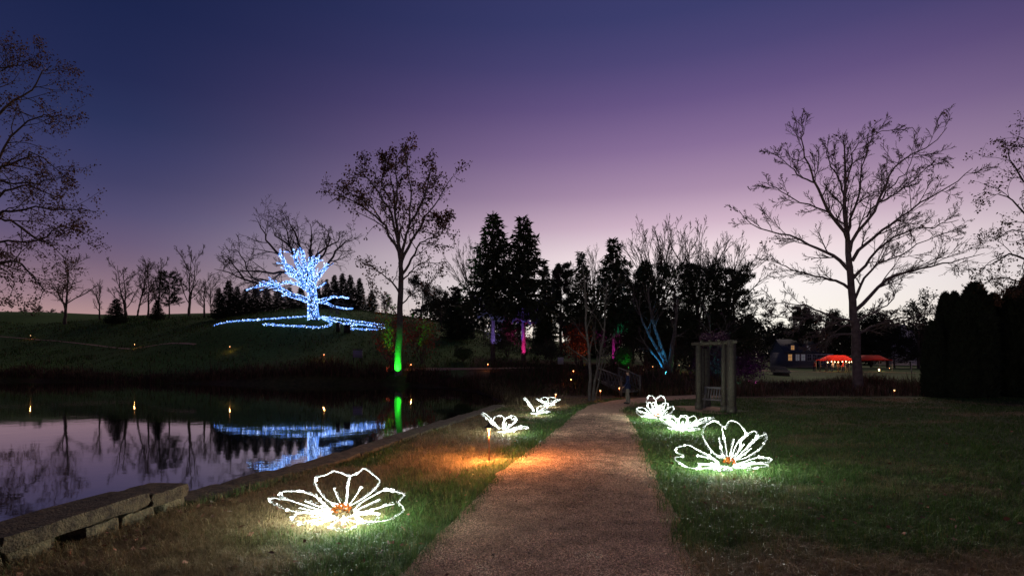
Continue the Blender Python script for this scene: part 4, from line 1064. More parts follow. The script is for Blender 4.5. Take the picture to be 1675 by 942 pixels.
# ------------------------------------------------------------------ coloured garden spotlights
fx = [('housing', MB().lathe([(.0, -.09), (.05, -.09), (.065, -.05), (.07, .06), (.06, .06), (.055, .04), (0, .04)], 10).mesh('spot_housing', M['black'], True))]
def spotlight(label, px, d, dx, dy, target, col, watts, ang=50, lens=3.0, blend=.6):
    """fixture on the ground near its tree, aimed at target"""
    b0 = at(px, d); x, y = b0[0]+dx, b0[1]+dy; p = np.array([x, y, gz(x, y)])
    T = thing('garden_spotlight', label, 'spotlight', p, 'coloured garden spotlights')
    head = Vector((0, 0, .20)); dirv = (Vector([float(q) for q in target])-Vector([float(q) for q in p])-head).normalized()
    q = dirv.to_track_quat('Z', 'Y')
    o = bpy.data.objects.new('housing', fx[0][1]); COL.objects.link(o); o.parent = T; o.location = head; o.rotation_euler = q.to_euler()
    ln = MB().lathe([(0, .041), (.054, .041)], 10).mesh('lens', glowmat('lens_glow', col, lens)); lo = bpy.data.objects.new('lens', ln); COL.objects.link(lo); lo.parent = o
    MB().tubes(np.array([[(0, 0, -.1), (0, 0, .14)]])+p, np.full((1, 2), .012), 6).build('stake', M['black'], T)
    l = bpy.data.lights.new('spot_light', 'SPOT'); l.color = col; l.energy = watts; l.spot_size = math.radians(ang); l.spot_blend = blend; l.shadow_soft_size = .04
    so = bpy.data.objects.new('spot_light', l); COL.objects.link(so); so.parent = T; so.location = head+dirv*.09; so.rotation_euler = dirv.to_track_quat('-Z', 'Y').to_euler()
def up(px, d, h, dx=0, dy=0):
    p = at(px, d); return p+np.array([dx, dy, h])
spotlight('spotlight shining green up the oak trunk at the water', 652, 51, -.05, -1.3, up(652, 51, 1.5), (.02, 1, .03), 3000, 54)
spotlight('spotlight shining blue violet up the left tall spruce', 806, 60, .3, -2.0, up(806, 60, 4.0), (.30, .22, 1), 2400, 42)
spotlight('spotlight shining magenta up the right tall spruce', 856, 59, .5, -1.8, up(856, 59, 1.9), (1, .04, .40), 1700, 46)
spotlight('spotlight shining violet blue up the right tall spruce', 856, 59, -1.3, -1.7, up(856, 59, 4.4), (.20, .10, 1), 2600, 36)
spotlight('spotlight shining red on the narrow spruce trunk', 957, 58, 0, -1.2, up(951, 58, 2.6), (1, .05, .03), 300, 40)
spotlight('spotlight shining magenta on the pointed spruce trunk', 1004, 57, .1, -1.3, up(1003, 57, 1.6), (1, .04, .80), 700, 45)
spotlight('spotlight shining green on the shrub beside the magenta trunk', 1018, 54, .3, -1.9, up(1018, 54, 1.4), (.05, 1, .12), 150, 50)
spotlight('spotlight shining teal up into the pointed spruce', 1012, 57, .3, -2.2, up(1008, 57, 5.5), (.05, .85, .55), 900, 30)
spotlight('spotlight shining blue along the leaning trunks', 1094, 47, -.7, -1.6, wpt(1078, 578, 47), (.04, .45, 1), 2400, 44)
spotlight('spotlight shining green on the thin stem behind the pergola', 1160, 44, -.1, -1.1, up(1160, 44, 1.9), (.12, 1, .05), 160, 40)
spotlight('spotlight shining teal into the shrub above the pergola', 1168, 42, 1.2, -2.4, up(1165, 42, 3.0), (.05, .8, .7), 260, 60)
spotlight('spotlight with a bright green lens right of the leaning trunks', 1120, 45, 0, 0, wpt(1100, 560, 50), (.2, 1, .2), 60, 50, 30)
spotlight('spotlight shining violet on the purple tinted shrub', 1222, 47, -.5, -3.0, up(1222, 47, 1.6), (.62, .12, .9), 45, 70)
spotlight('spotlight shining amber into the red leaved shrub', 945, 56, .2, -3.0, up(945, 56, 2.8), (1, .30, .05), 200, 60)
spotlight('spotlight shining dim red over the oak side shrub', 640, 53.5, .4, -3.0, up(640, 53.5, 3.4), (1, .16, .12), 160, 60)

# ------------------------------------------------------------------ pergola with its bench
pg = on_lawn(1168, 671); PD = pg[1]
pgo = thing('pergola', 'weathered wooden pergola of paired posts over a bench, right of the path', 'pergola', pg)
posts = []
for px, d in [(1143, 24.6), (1156, 26.6), (1184, 23.2), (1197, 22.4), (1150, 25.6), (1191, 25.0)]:
    x = (px-HX)/F*d; z = gz(x, d); posts.append(np.array([x, d, z]))
H = 2.95
FLp, BLp, BRp, FRp = posts[0], posts[1], posts[2], posts[3]
for p, w, hh in ((posts[0], .19, H-.1), (posts[1], .22, H-.15), (posts[4], .13, H-.2), (posts[2], .15, H), (posts[3], .24, H+.05), (posts[5], .20, H-.1)):
    mb = MB(); mb.box(p+[0, 0, hh/2-.1], (w, w, hh+.2), rz=.25); mb.box(p+[0, 0, .14], (w+.05, w+.05, .30), rz=.25); mb.build('post', M['wood'], pgo)
zt = FLp[2]+H-.02
for a, c in ((posts[0], posts[2]), (posts[1], posts[5]), (posts[4], posts[3])):
    e = nrm(c-a); e[2] = 0; MB().bar((*(a-e*.45)[:2], zt), (*(c+e*.45)[:2], zt+.03), .08, .13).build('beam', M['wood'], pgo)
for k in range(3):
    t = (k+.5)/3; a = posts[0]*(1-t)+posts[2]*t; c = posts[1]*(1-t)+posts[5]*t; e = nrm(c-a); e[2] = 0
    MB().bar((*(a-e*.5)[:2], zt+.11), (*(c+e*.5)[:2], zt+.11), .05, .08).build('rafter', M['wood'], pgo)
for a, c in ((posts[0], posts[1]), (posts[3], posts[5])):           # trellis slats between the paired posts
    for t in (.3, .5, .7):
        q = a*(1-t)+c*t; MB().box(q+[0, 0, 1.35], (.05, .05, 2.5), rz=.25).build('trellis_slat', M['wood'], pgo)
mb = MB(); rg = np.random.default_rng(61); n = 1500
u = rg.random((n, 2)); C = posts[0]*(1-u[:, :1])+posts[2]*u[:, :1]+(posts[1]-posts[0])*u[:, 1:]*1.1; C[:, 2] = zt+.25+rg.normal(0, .12, n)
mb.cards(C, nrm(rg.normal(size=(n, 3))), nrm(rg.normal(size=(n, 3))), rg.uniform(.05, .13, n), rg.uniform(.03, .08, n))
tag(mb.build('vine', M['leaf_plum']), 'twiggy vine lying over the pergola rafters', 'vine')
# gravel pad below the pergola
c = (posts[0]+posts[3])/2; an = np.linspace(0, 2*math.pi, 28, endpoint=False); rr = 1+.06*np.sin(an*3)
xy = np.c_[c[0]-.1+np.cos(an)*1.25*rr, c[1]+1.2+np.sin(an)*2.6*rr]
MB().add(np.c_[xy, G(xy[:, 0], xy[:, 1])+.015], np.arange(28)[None]).build('gravel_pad', M['path'])['kind'] = 'structure'
# bench, turned a little to the left
bp = at(1166, 24.6); bo = thing('bench', 'pale slatted garden bench standing inside the pergola', 'bench', bp)
ca, sa = math.cos(-.95), math.sin(-.95)
def bl(x, y, z): return bp+np.array([x*ca-y*sa, x*sa+y*ca, z])
for k in range(5): MB().bar(bl(-.62, -.20+k*.10, .44), bl(.62, -.20+k*.10, .44), .08, .03).build('seat_slat', M['wood_white'], bo)
for k in range(9): MB().bar(bl(-.56+k*.14, .24, .48), bl(-.56+k*.14, .34, .92), .05, .02).build('back_slat', M['wood_white'], bo)
MB().bar(bl(-.66, .35, .95), bl(.66, .35, .95), .06, .09).build('top_rail', M['wood_white'], bo)
for s in (-1, 1):
    MB().bar(bl(s*.62, -.26, 0), bl(s*.62, -.26, .66), .07).build('leg', M['wood_white'], bo)
    MB().bar(bl(s*.62, .24, 0), bl(s*.62, .36, .98), .07).build('leg', M['wood_white'], bo)
    MB().bar(bl(s*.62, -.32, .68), bl(s*.62, .30, .66), .08, .04).build('armrest', M['wood_white'], bo)

# ------------------------------------------------------------------ footbridge with lattice rails behind the person
fb = at(1015, 35.0); fo = thing('footbridge', 'small pale wooden footbridge with lattice railings behind the standing person', 'footbridge', fb)
def rail(a, c, h, n):
    a, c = np.array(a), np.array(c); e = c-a
    MB().bar(a+[0, 0, h], c+[0, 0, h], .12, .06).build('top_rail', M['wood_grey'], fo)
    MB().bar(a+[0, 0, .18], c+[0, 0, .18], .06, .06).build('bottom_rail', M['wood_grey'], fo)
    for t in (0.0, .5, 1.0): MB().bar(a+e*t+[0, 0, -.2], a+e*t+[0, 0, h+.06], .12).build('post', M['wood_grey'], fo)
    for k in range(n):
        p0, p1 = a+e*k/n, a+e*(k+1)/n
        MB().bar(p0+[0, 0, .20], p1+[0, 0, h-.03], .045, .03).build('lattice_bar', M['wood_grey'], fo)
        MB().bar(p0+[0, .03, h-.03], p1+[0, .03, .20], .045, .03).build('lattice_bar', M['wood_grey'], fo)
A0, A1 = at(978, 41), at(1016, 34.2); B0, B1 = at(1012, 41.5), at(1047, 35.0)
A0[2] = B0[2] = -.05; A1[2] = B1[2] = -.45
rail(A0, A1, 1.0, 7); rail(B0, B1, 1.0, 7)
for k in range(16):
    t = (k+.5)/16; p0, p1 = A0*(1-t)+A1*t, B0*(1-t)+B1*t; MB().bar(p0+[0, 0, .02], p1+[0, 0, .02], .40, .05).build('deck_plank', M['wood_grey'], fo)

# ------------------------------------------------------------------ people
def make_person(name, label, p, h, facing, mats, seed, group=None, arm=.1, stride=.12):
    """one continuous skinned body, facing = angle the chest points to"""
    rg = random.Random(seed); k = h/1.75
    J = dict(pel=(0, 0, .95), wst=(0, .01, 1.10), che=(0, .0, 1.30), nck=(0, -.01, 1.50), hd0=(0, .01, 1.56), hd1=(0, .02, 1.66), hd2=(0, .01, 1.73))
    for s, n in ((-1, 'l'), (1, 'r')):
        J['hip'+n] = (s*.10, 0, .90); J['kne'+n] = (s*.115, s*stride*.35+.02, .50); J['ank'+n] = (s*.125, s*stride*.6-.02, .09); J['toe'+n] = (s*.145, s*stride*.6+.16, .035)
        J['sho'+n] = (s*.19, -.01, 1.42); J['elb'+n] = (s*.27, -.03, 1.14); J['wri'+n] = (s*(.27-arm*.6), .10+arm, .93); J['han'+n] = (s*(.25-arm*.7), .15+arm, .86)
    Rr = dict(pel=(.165, .125), wst=(.15, .12), che=(.175, .125), nck=(.06, .06), hd0=(.068, .075), hd1=(.08, .098), hd2=(.055, .068))
    for n in 'lr':
        Rr.update({'hip'+n: (.10, .11), 'kne'+n: (.072, .078), 'ank'+n: (.058, .062), 'toe'+n: (.05, .035), 'sho'+n: (.085, .085), 'elb'+n: (.062, .062), 'wri'+n: (.045, .045), 'han'+n: (.045, .03)})
    names = list(J); idx = {n: i for i, n in enumerate(names)}
    E = [('pel', 'wst'), ('wst', 'che'), ('che', 'nck'), ('nck', 'hd0'), ('hd0', 'hd1'), ('hd1', 'hd2')]
    for n in 'lr': E += [('pel', 'hip'+n), ('hip'+n, 'kne'+n), ('kne'+n, 'ank'+n), ('ank'+n, 'toe'+n), ('che', 'sho'+n), ('sho'+n, 'elb'+n), ('elb'+n, 'wri'+n), ('wri'+n, 'han'+n)]
    me = bpy.data.meshes.new('skeleton'); me.from_pydata([tuple(c*k for c in J[n]) for n in names], [(idx[a], idx[b]) for a, b in E], [])
    o = bpy.data.objects.new('skeleton', me); COL.objects.link(o)
    sk = o.modifiers.new('Skin', 'SKIN'); sk.use_smooth_shade = True; ss = o.modifiers.new('Sub', 'SUBSURF'); ss.levels = ss.render_levels = 2
    for i, n in enumerate(names):
        me.skin_vertices[0].data[i].radius = [r*k for r in Rr[n]]; me.skin_vertices[0].data[i].use_root = (n == 'pel')
    dg = bpy.context.evaluated_depsgraph_get(); dg.update()
    bm = bpy.data.meshes.new_from_object(o.evaluated_get(dg)); bpy.data.objects.remove(o)
    bm.materials.clear()
    for m in mats: bm.materials.append(m)                 # jacket, trousers, shoes, skin
    for f in bm.polygons:
        c = f.center/k
        f.material_index = 2 if c.z < .085 else 1 if (c.z < .86 and abs(c.x) < .215) or (c.z < .80) else 3 if (c.z > 1.50 or (abs(c.x) > .12 and c.z < .925 and c.y > .1)) else 0
        f.use_smooth = True
    T = thing(name, label, 'person', p, group, rz=facing)
    b = bpy.data.objects.new('body', bm); COL.objects.link(b); b.parent = T
    mb = MB(); an = np.linspace(0, 2*math.pi, 14, endpoint=False); th = np.linspace(0, 1.75, 7)
    v = np.array([[math.sin(t)*math.cos(a)*.098, math.sin(t)*math.sin(a)*.115, math.cos(t)*.105] for t in th for a in an])*k
    i = np.arange(7*14).reshape(7, 14); mb.add(v+np.array([0, -.015, 1.665])*k, np.stack([i[:-1], np.roll(i, -1, 1)[:-1], np.roll(i, -1, 1)[1:], i[1:]], -1).reshape(-1, 4))
    mb.build('hair', M['hair'], T, smooth=True, world=False)
    hem = MB().lathe([(.175*k, .80*k), (.180*k, .84*k), (.172*k, .98*k), (.165*k, 1.05*k)], 16); hb = hem.build('jacket_hem', mats[0], T, smooth=True, world=False); hb.scale = (1.08, .86, 1)
    for s in (-1, 1):                                     # fingers of each hand
        base = Vector(J['han'+('l' if s < 0 else 'r')])*k; fb_ = MB()
        for q in range(4): fb_.tubes(np.array([[base+Vector((s*(.012*q-.018), .01, -.03))*k, base+Vector((s*(.012*q-.018), .035, -.065+.004*abs(q-1)))*k, base+Vector((s*(.012*q-.018), .03, -.095+.005*abs(q-1)))*k]]), np.array([[.009, .008, .006]])*k, 5)
        fb_.tubes(np.array([[base+Vector((-s*.03, .02, -.005))*k, base+Vector((-s*.045, .045, -.03))*k, base+Vector((-s*.04, .055, -.055))*k]]), np.array([[.010, .009, .007]])*k, 5)
        ho = fb_.build('fingers', mats[3], T, world=False); ho['kind'] = 'stuff'
    return T
pp = on_lawn(1027, 660)
make_person('person', 'standing person in a navy jacket and khaki trousers on the path', pp, 1.74, math.radians(75), [M['jacket'], M['trousers'], M['shoes'], M['skin']], 1)

# ------------------------------------------------------------------ red tents, their visitors and the far buildings
def tent(label, px, d, w, lit):
    p = at(px, d); z0 = p[2]; T = thing('tent', label, 'tent', p, 'red market tents'); hw = w/2; dp = 1.6
    n = 4; u = np.array([-1, -.40, .40, 1.0]); gx, gy = np.meshgrid(u, u, indexing='ij'); m = np.maximum(np.abs(gx)*1.0, np.abs(gy))
    hh = np.interp(m, [0, .40, 1], [2.66, 2.66, 1.94])
    v = np.stack([gx*hw, gy*dp, hh], -1).reshape(-1, 3)+p; i = np.arange(n*n).reshape(n, n)
    MB().add(v, np.stack([i[:-1, :-1], i[1:, :-1], i[1:, 1:], i[:-1, 1:]], -1).reshape(-1, 4)).build('canopy', M['tent'], T)
    mb = MB()
    for a, c in (((-1, -1), (1, -1)), ((1, -1), (1, 1)), ((1, 1), (-1, 1)), ((-1, 1), (-1, -1))):
        q = [p+np.array([s[0]*hw, s[1]*dp, z]) for s, z in ((a, 1.94), (c, 1.94), (c, 1.76), (a, 1.76))]; mb.add(np.array(q), np.array([[0, 1, 2, 3]]))
    mb.build('valance', M['tent'], T)
    for sx in (-1, 1):
        for sy in (-1, 1): MB().bar(p+[sx*(hw-.05), sy*(dp-.05), 0], p+[sx*(hw-.05), sy*(dp-.05), 1.95], .07).build('leg', M['metal'], T)
    if lit:
        S = thing('string_lights', 'warm bulbs strung under the front edge of the lit red tent', 'string lights', p+[0, -dp, 1.66])
        rg = np.random.default_rng(71); xs = np.linspace(-1, 1, 9)*hw*.92+rg.normal(0, .12, 9)
        zz = 1.72-.07*np.abs(np.sin(np.linspace(0, 4*math.pi, 60)))
        MB().tubes(np.array([[(x, -dp+.06, z) for x, z in zip(np.linspace(-1, 1, 60)*hw*.96, zz)]])+p, np.full((1, 60), .012), 4).build('cable', M['black'], S)
        for x in xs: MB().lathe([(0, -.09), (.055, -.06), (.075, 0), (.05, .06), (.02, .10)], 8, p+[x, -dp+.06, 1.60+rg.uniform(-.12, .06)]).build('bulb', M['bulb'], S)
        point('bulb_light', (0, 1.3, -.1), (1, .55, .25), 80, S, .3); point('bulb_light', (-1.2, 1.0, -.2), (1, .50, .2), 55, S, .2); point('bulb_light', (1.2, 1.0, -.2), (1, .50, .2), 55, S, .2)
    return T
tent('red peaked tent lit from inside by warm bulbs, left of the sycamore trunk', 1368, 90, 5.0, True)
tent('unlit red peaked tent right of the sycamore trunk', 1424, 92, 5.2, False)
M['coat_red'] = pbr('red_coat', (.35, .05, .06), .9, .2); M['coat_grey'] = pbr('grey_coat', (.2, .2, .23), .9, .2); M['coat_tan'] = pbr('tan_coat', (.30, .20, .13), .9, .2)
for k, (lab, px, d, ct, fc) in enumerate([('visitor in a dark coat at the left end of the lit tent', 1352, 89.2, 'jacket', 2.0), ('visitor in a grey coat standing under the lit tent', 1362, 90.2, 'coat_grey', .4),
        ('visitor in a tan coat in the middle of the lit tent', 1371, 89.4, 'coat_tan', 3.4), ('visitor in a red coat towards the right of the lit tent', 1379, 90.3, 'coat_red', 1.2), ('visitor in a dark coat by the right leg of the lit tent', 1386, 89.0, 'jacket', 5.0),
        ('visitor in a red coat walking left of the lit tent', 1332, 91.0, 'coat_red', 1.6), ('visitor in a grey coat walking left of the lit tent', 1341, 90.0, 'coat_grey', 4.4)]):
    make_person('person', lab, at(px, d), 1.55+.05*(k % 4), fc, [M[ct], M['jacket'] if k % 2 else M['trousers'], M['shoes'], M['skin']], 20+k, 'visitors at the red tents')
lt = at(1438, 90.6); T = thing('lantern', 'small lit lantern standing under the right end of the unlit tent', 'lantern', lt)
MB().box(lt+[0, 0, .03], (.24, .24, .06)).build('base', M['black'], T); MB().box(lt+[0, 0, .22], (.13, .13, .32)).build('glass', M['bulb'], T); MB().box(lt+[0, 0, .43], (.26, .26, .08), taper=.4).build('cap', M['black'], T)
point('lantern_light', (0, -.35, .5), (1, .6, .3), 40, T, .1)
tb = at(1368, 88.2); T = thing('table', 'low serving table in front of the lit tent', 'table', tb)
MB().box(tb+[0, 0, .72], (2.2, .7, .05)).build('table_top', M['wood'], T)
for sx in (-1, 1):
    for sy in (-1, 1): MB().bar(tb+[sx*1.0, sy*.3, 0], tb+[sx*1.0, sy*.3, .7], .06).build('leg', M['metal'], T)

def window(parent, c, w, h, glass, mull=True):
    """a framed window on a wall that faces -y"""
    f = MB(); c = np.array(c)
    for s in (-1, 1): f.box(c+[s*(w/2+.05), -.05, 0], (.10, .12, h+.2)); f.box(c+[0, -.051, s*(h/2+.05)], (w, .12, .10))
    if mull: f.box(c+[0, -.045, 0], (.05, .08, h)); f.box(c+[0, -.043, .1], (w, .08, .05))
    fr = f.build('window', M['trim'], parent)
    MB().box(c+[0, -.012, 0], (w, .02, h)).build('pane', M[glass], fr)
def house(label, px, d, w, dep, eave, ridge, wallm, gable_front=False):
    p = at(px, d); T = thing('house', label, 'house', p); x, y, z = p; hw = w/2
    mb = MB(); mb.box((x, y+dep/2, z+eave/2-.3), (w, dep, eave+.6)); 
    if gable_front: mb.add(np.array([(x-hw, y, z+eave), (x+hw, y, z+eave), (x, y, z+ridge), (x-hw, y+dep, z+eave), (x+hw, y+dep, z+eave), (x, y+dep, z+ridge)]), [np.array([[0, 1, 2], [5, 4, 3]])])
    else: mb.add(np.array([(x-hw, y, z+eave), (x-hw, y+dep, z+eave), (x-hw, y+dep/2, z+ridge), (x+hw, y, z+eave), (x+hw, y+dep, z+eave), (x+hw, y+dep/2, z+ridge)]), [np.array([[0, 1, 2], [5, 4, 3]])])
    mb.build('wall', M[wallm], T)
    rb = MB()
    if gable_front:
        for s in (-1, 1):
            a, c = np.array([x, y-.3, z+ridge+.02]), np.array([x+s*(hw+.35), y-.3, z+eave-.25]); n = np.array([0, dep+.6, 0]); th = np.array([0, 0, .18])
            rb.add(np.array([a, c, c+n, a+n, a+th, c+th, c+n+th, a+n+th]), np.array([[0, 1, 2, 3], [4, 7, 6, 5], [0, 4, 5, 1], [1, 5, 6, 2], [2, 6, 7, 3], [3, 7, 4, 0]]))
    else:
        for s in (-1, 1):
            a, c = np.array([x-hw-.3, y+dep/2, z+ridge+.02]), np.array([x-hw-.3, y+dep/2+s*(dep/2+.4), z+eave-.15]); n = np.array([w+.6, 0, 0]); th = np.array([0, 0, .18])
            rb.add(np.array([a, c, c+n, a+n, a+th, c+th, c+n+th, a+n+th]), np.array([[0, 1, 2, 3], [4, 7, 6, 5], [0, 4, 5, 1], [1, 5, 6, 2], [2, 6, 7, 3], [3, 7, 4, 0]]))
    rf = rb.build('roof', M['roof'], T)
    return T, p, rf
T, p, rf = house('pale house with dark slate roof and lit windows left of the red tents', 1312, 118, 7.2, 7.0, 3.3, 6.0, 'wall_house')
MB().box(p+[2.0, 3.6, 6.3], (.6, .6, 1.6)).build('chimney', M['stone'], rf)
for k, (dx, dz, gl) in enumerate([(-2.6, 2.2, 'winlit'), (-1.0, 2.2, 'winpale'), (.2, 2.2, 'winpale'), (1.5, 2.2, 'windark'), (2.7, 2.2, 'windark')]): window(T, p+[dx, 0, dz], .8, 1.3, gl)
for dx, gl in ((-2.0, 'winlit'), (1.4, 'winpale')):        # dormers in the roof
    MB().box(p+[dx, .95, 4.3], (1.3, 1.7, 1.3)).build('dormer', M['wall_house'], T); window(T, p+[dx, .10, 4.3], .7, .9, gl)
    MB().box(p+[dx, .9, 5.02], (1.6, 2.1, .12)).build('dormer_roof', M['roof'], rf)
MB().box(p+[4.6, 1.6, 1.3], (3.4, 3.2, 2.9)).build('annex_wall', M['wall_house'], T); MB().box(p+[4.6, 1.5, 2.85], (3.8, 3.8, .2)).build('annex_roof', M['wall_white'], T)
window(T, p+[4.0, 0, 1.5], .8, 1.2, 'windark'); window(T, p+[5.4, 0, 1.5], .8, 1.2, 'windark')
T, p, rf = house('white gable of a house among trees above the second tent', 1479, 150, 7.0, 8.0, 7.6, 11.0, 'wall_white', True)
window(T, p+[0, 0, 8.6], .8, 1.1, 'windark'); window(T, p+[-1.6, 0, 5.2], .8, 1.2, 'windark'); window(T, p+[1.6, 0, 5.2], .8, 1.2, 'windark')

# low grey deck, T post, sign boards, dark posts by the blue lights
dk = at(1276, 69); T = thing('deck', 'low grey plank deck bridging the meadow ditch left of the house', 'deck', dk)
for k in range(10): MB().box(dk+[-.35+k*.05, -1.2+k*.27, .36+.07*k], (2.1, .25, .06), rz=-.35).build('plank', M['wood_white'], T)
MB().box(dk+[.1, 0, .12], (1.7, 2.3, .4), rz=-.35).build('deck_frame', M['wood'], T)
tp = at(1491, 78); T = thing('post', 'pale T shaped post on the meadow beside the evergreen screen', 'post', tp)
MB().bar(tp, tp+[0, 0, 1.75], .07).build('upright', M['metal'], T); MB().box(tp+[0, 0, 1.8], (.75, .10, .12)).build('crossbar', M['trim'], T)
sg = at(585, 54.5); T = thing('sign', 'dark information sign on two legs left of the green lit oak', 'sign', sg)
for s in (-1, 1): MB().bar(sg+[s*.42, .05, -.1], sg+[s*.42, .05, 1.4], .07).build('leg', M['black'], T)
MB().box(sg+[0, 0, .95], (.92, .04, .72)).build('board', M['sign'], T); MB().box(sg+[0, 0, 1.40], (1.08, .12, .08)).build('top_rail', M['wood_grey'], T)
sg = at(917, 50); T = thing('sign', 'small pale blank sign board among the plants beyond the pond', 'sign', sg)
MB().bar(sg+[0, .04, -.1], sg+[0, .04, 1.1], .06).build('post', M['black'], T); MB().box(sg+[0, 0, 1.05], (.52, .03, .62)).build('board', M['sign_pale'], T)
for lab, px, d, w, h in (('slim dark post in front of the right blue light bundle', 553, 66, .42, 1.05), ('squat dark post right of the slim one by the blue lights', 568, 66, .75, .85)):
    bp_ = at(px, d); T = thing('post', lab, 'post', bp_); MB().box(bp_+[0, 0, h/2-.05], (w, .3, h+.1), taper=.92).build('body', M['black'], T); MB().box(bp_+[0, 0, h+.03], (w*1.12, .38, .07)).build('cap', M['black'], T)

# ------------------------------------------------------------------ turf, gravel, fallen leaves, brush
rg = np.random.default_rng(301)
def scatter(n, dmin, dmax, power, xmin, xmax):
    """points whose spacing grows with distance, so turf looks even from the path"""
    u = rg.random(n); e = 2-power
    d = (dmin**e+u*(dmax**e-dmin**e))**(1/e) if abs(e) > 1e-6 else dmin*(dmax/dmin)**u
    return d
N = 390000
d = scatter(N, 3.6, 33.0, 1.9, 0, 0); x = (rg.uniform(-.96, 1.02, N))*d*1.0
x = np.where(rg.random(N) < .02, x, x); y = d
wallx = np.interp(y, np.r_[WC[:, 1], LC[:, 1], 29, 34], np.r_[WC[:, 0]+.22, LC[:, 0]+.26, .3, .6])
keep = (~inside(x, y, PATHPOLY)) & (x > wallx)
# blades stray over the gravel edge
edge_d = polydist(x, y, np.r_[PLs, PRs[::-1]]); keep |= inside(x, y, PATHPOLY) & (edge_d < .22*rg.random(N)**2) & (y < 32)
keep &= ~((np.abs(x-posts[0][0]-.6) < 1.2) & (np.abs(y-25.2) < 2.0))
x, y = x[keep], y[keep]; n = len(x); z = G(x, y)
dry = np.clip(lawn_colour(x, y)+rg.normal(0, .22, n), 0, 1)[:, None]
tuft = (vnoise(x, y, .16, 71)*.75+vnoise(x, y, .6, 72)*.55)*(.45+1.1*vnoise(x, y, 1.3, 73))
hgt = (.026+.085*tuft)*rg.uniform(.55, 1.35, n)*np.where(edge_d[keep] < .18, 1.25, 1.0); wid = np.maximum(.0038, .00075*y)*rg.uniform(.7, 1.3, n)
az = rg.random(n)*6.283; lean = rg.uniform(.15, 1.1, n)*(1+.7*dry[:, 0]); s = np.stack([-np.sin(az), np.cos(az), 0*az], 1); o = np.stack([np.cos(az), np.sin(az), 0*az], 1)
B0 = np.stack([x, y, z-.004], 1); mid = B0+o*(hgt*lean*.35)[:, None]+np.array([0, 0, 1])*(hgt*.62)[:, None]; tip = B0+o*(hgt*lean)[:, None]+np.array([0, 0, 1])*(hgt*(1.05-.3*lean))[:, None]
V = np.stack([B0-s*wid[:, None]/2, B0+s*wid[:, None]/2, mid+s*wid[:, None]*.4, mid-s*wid[:, None]*.4, tip], 1)
col = (GRN*np.array([1.9, 2.0, 1.6])*(1-dry)+TAN*1.15*dry)*rg.uniform(.6, 1.4, (n, 1)); i = np.arange(n)[:, None]*5
mb = MB(); mb.add(V.reshape(-1, 3), [i+np.array([[0, 1, 2, 3]]), i+np.array([[3, 2, 4]])], np.repeat(col, 5, 0))
tag(mb.build('grass', M['grass']), 'short turf, part green and part dry tan, either side of the path', 'grass', kind='stuff')
# gravel grains
N = 120000; d = scatter(N, 3.4, 22, 2.2, 0, 0); t = rg.random(N); xl, xr = np.interp(d, PLs[:, 1], PLs[:, 0]), np.interp(d, PRs[:, 1], PRs[:, 0]); x = xl+(xr-xl)*t; y = d
z = G(x, y)+.014+.02*np.sin(t*math.pi); r = rg.uniform(.004, .0105, N)*np.maximum(1, y/7); tint = rg.uniform(.25, 1.55, (N, 1))*((.6+.8*vnoise(x, y, .22, 77))*(.6+.75*vnoise(x*.5, y, 1.0, 78)))[:, None]*np.array([[.57, .375, .245]])+rg.normal(0, .015, (N, 3))
o4 = np.array([[1, 0, -.1], [0, 1, -.1], [-1, 0, -.1], [0, -1, -.1], [.1, .1, .75]]); an = rg.random(N)*6.283; ca_, sa_ = np.cos(an), np.sin(an)
V = o4[None]*np.stack([r*rg.uniform(.8, 1.5, N), r, r], 1)[:, None]; V = np.stack([V[..., 0]*ca_[:, None]-V[..., 1]*sa_[:, None], V[..., 0]*sa_[:, None]+V[..., 1]*ca_[:, None], V[..., 2]], -1)+np.stack([x, y, z], 1)[:, None]
i = np.arange(N)[:, None, None]*5; f = (i+np.array([[[0, 1, 4], [1, 2, 4], [2, 3, 4], [3, 0, 4]]])).reshape(-1, 3)
mb = MB(); mb.add(V.reshape(-1, 3), f, np.repeat(np.clip(tint, .02, 1), 5, 0)); tag(mb.build('gravel', M['pebble']), 'loose pinkish gravel grains lying on the path', 'gravel', kind='stuff')
# fallen leaves
N = 950; d = scatter(N, 3.8, 20, 1.5, 0, 0); x = rg.uniform(-.9, 1.0, N)*d; y = d
xw = rg.normal(-4.1, .22, 160); yw = rg.uniform(3.8, 8.5, 160); x, y = np.r_[x, xw], np.r_[y, yw]
wallx = np.interp(y, np.r_[WC[:, 1], LC[:, 1]], np.r_[WC[:, 0]+.3, LC[:, 0]+.3]); k = (x > wallx) & ((~inside(x, y, PATHPOLY)) | (rg.random(len(x)) < .12)); x, y = x[k], y[k]; n = len(x)
D = nrm(np.c_[rg.normal(size=(n, 2)), rg.normal(0, .35, n)]); Nn = nrm(np.c_[rg.normal(0, .8, (n, 2)), np.ones(n)]); cc = np.array([[.19, .085, .055]])*rg.uniform(.3, 1.7, (n, 1)); cc[rg.random(n) < .06] = (.30, .23, .17)
mb = MB(); mb.cards(np.c_[x, y, G(x, y)+.035+.02*rg.random(n)], D, Nn, rg.uniform(.035, .10, n), rg.uniform(.02, .06, n), cc); tag(mb.build('fallen_leaves', M['leaf_fallen']), 'fallen brown leaves scattered over the turf', 'leaves', kind='stuff')
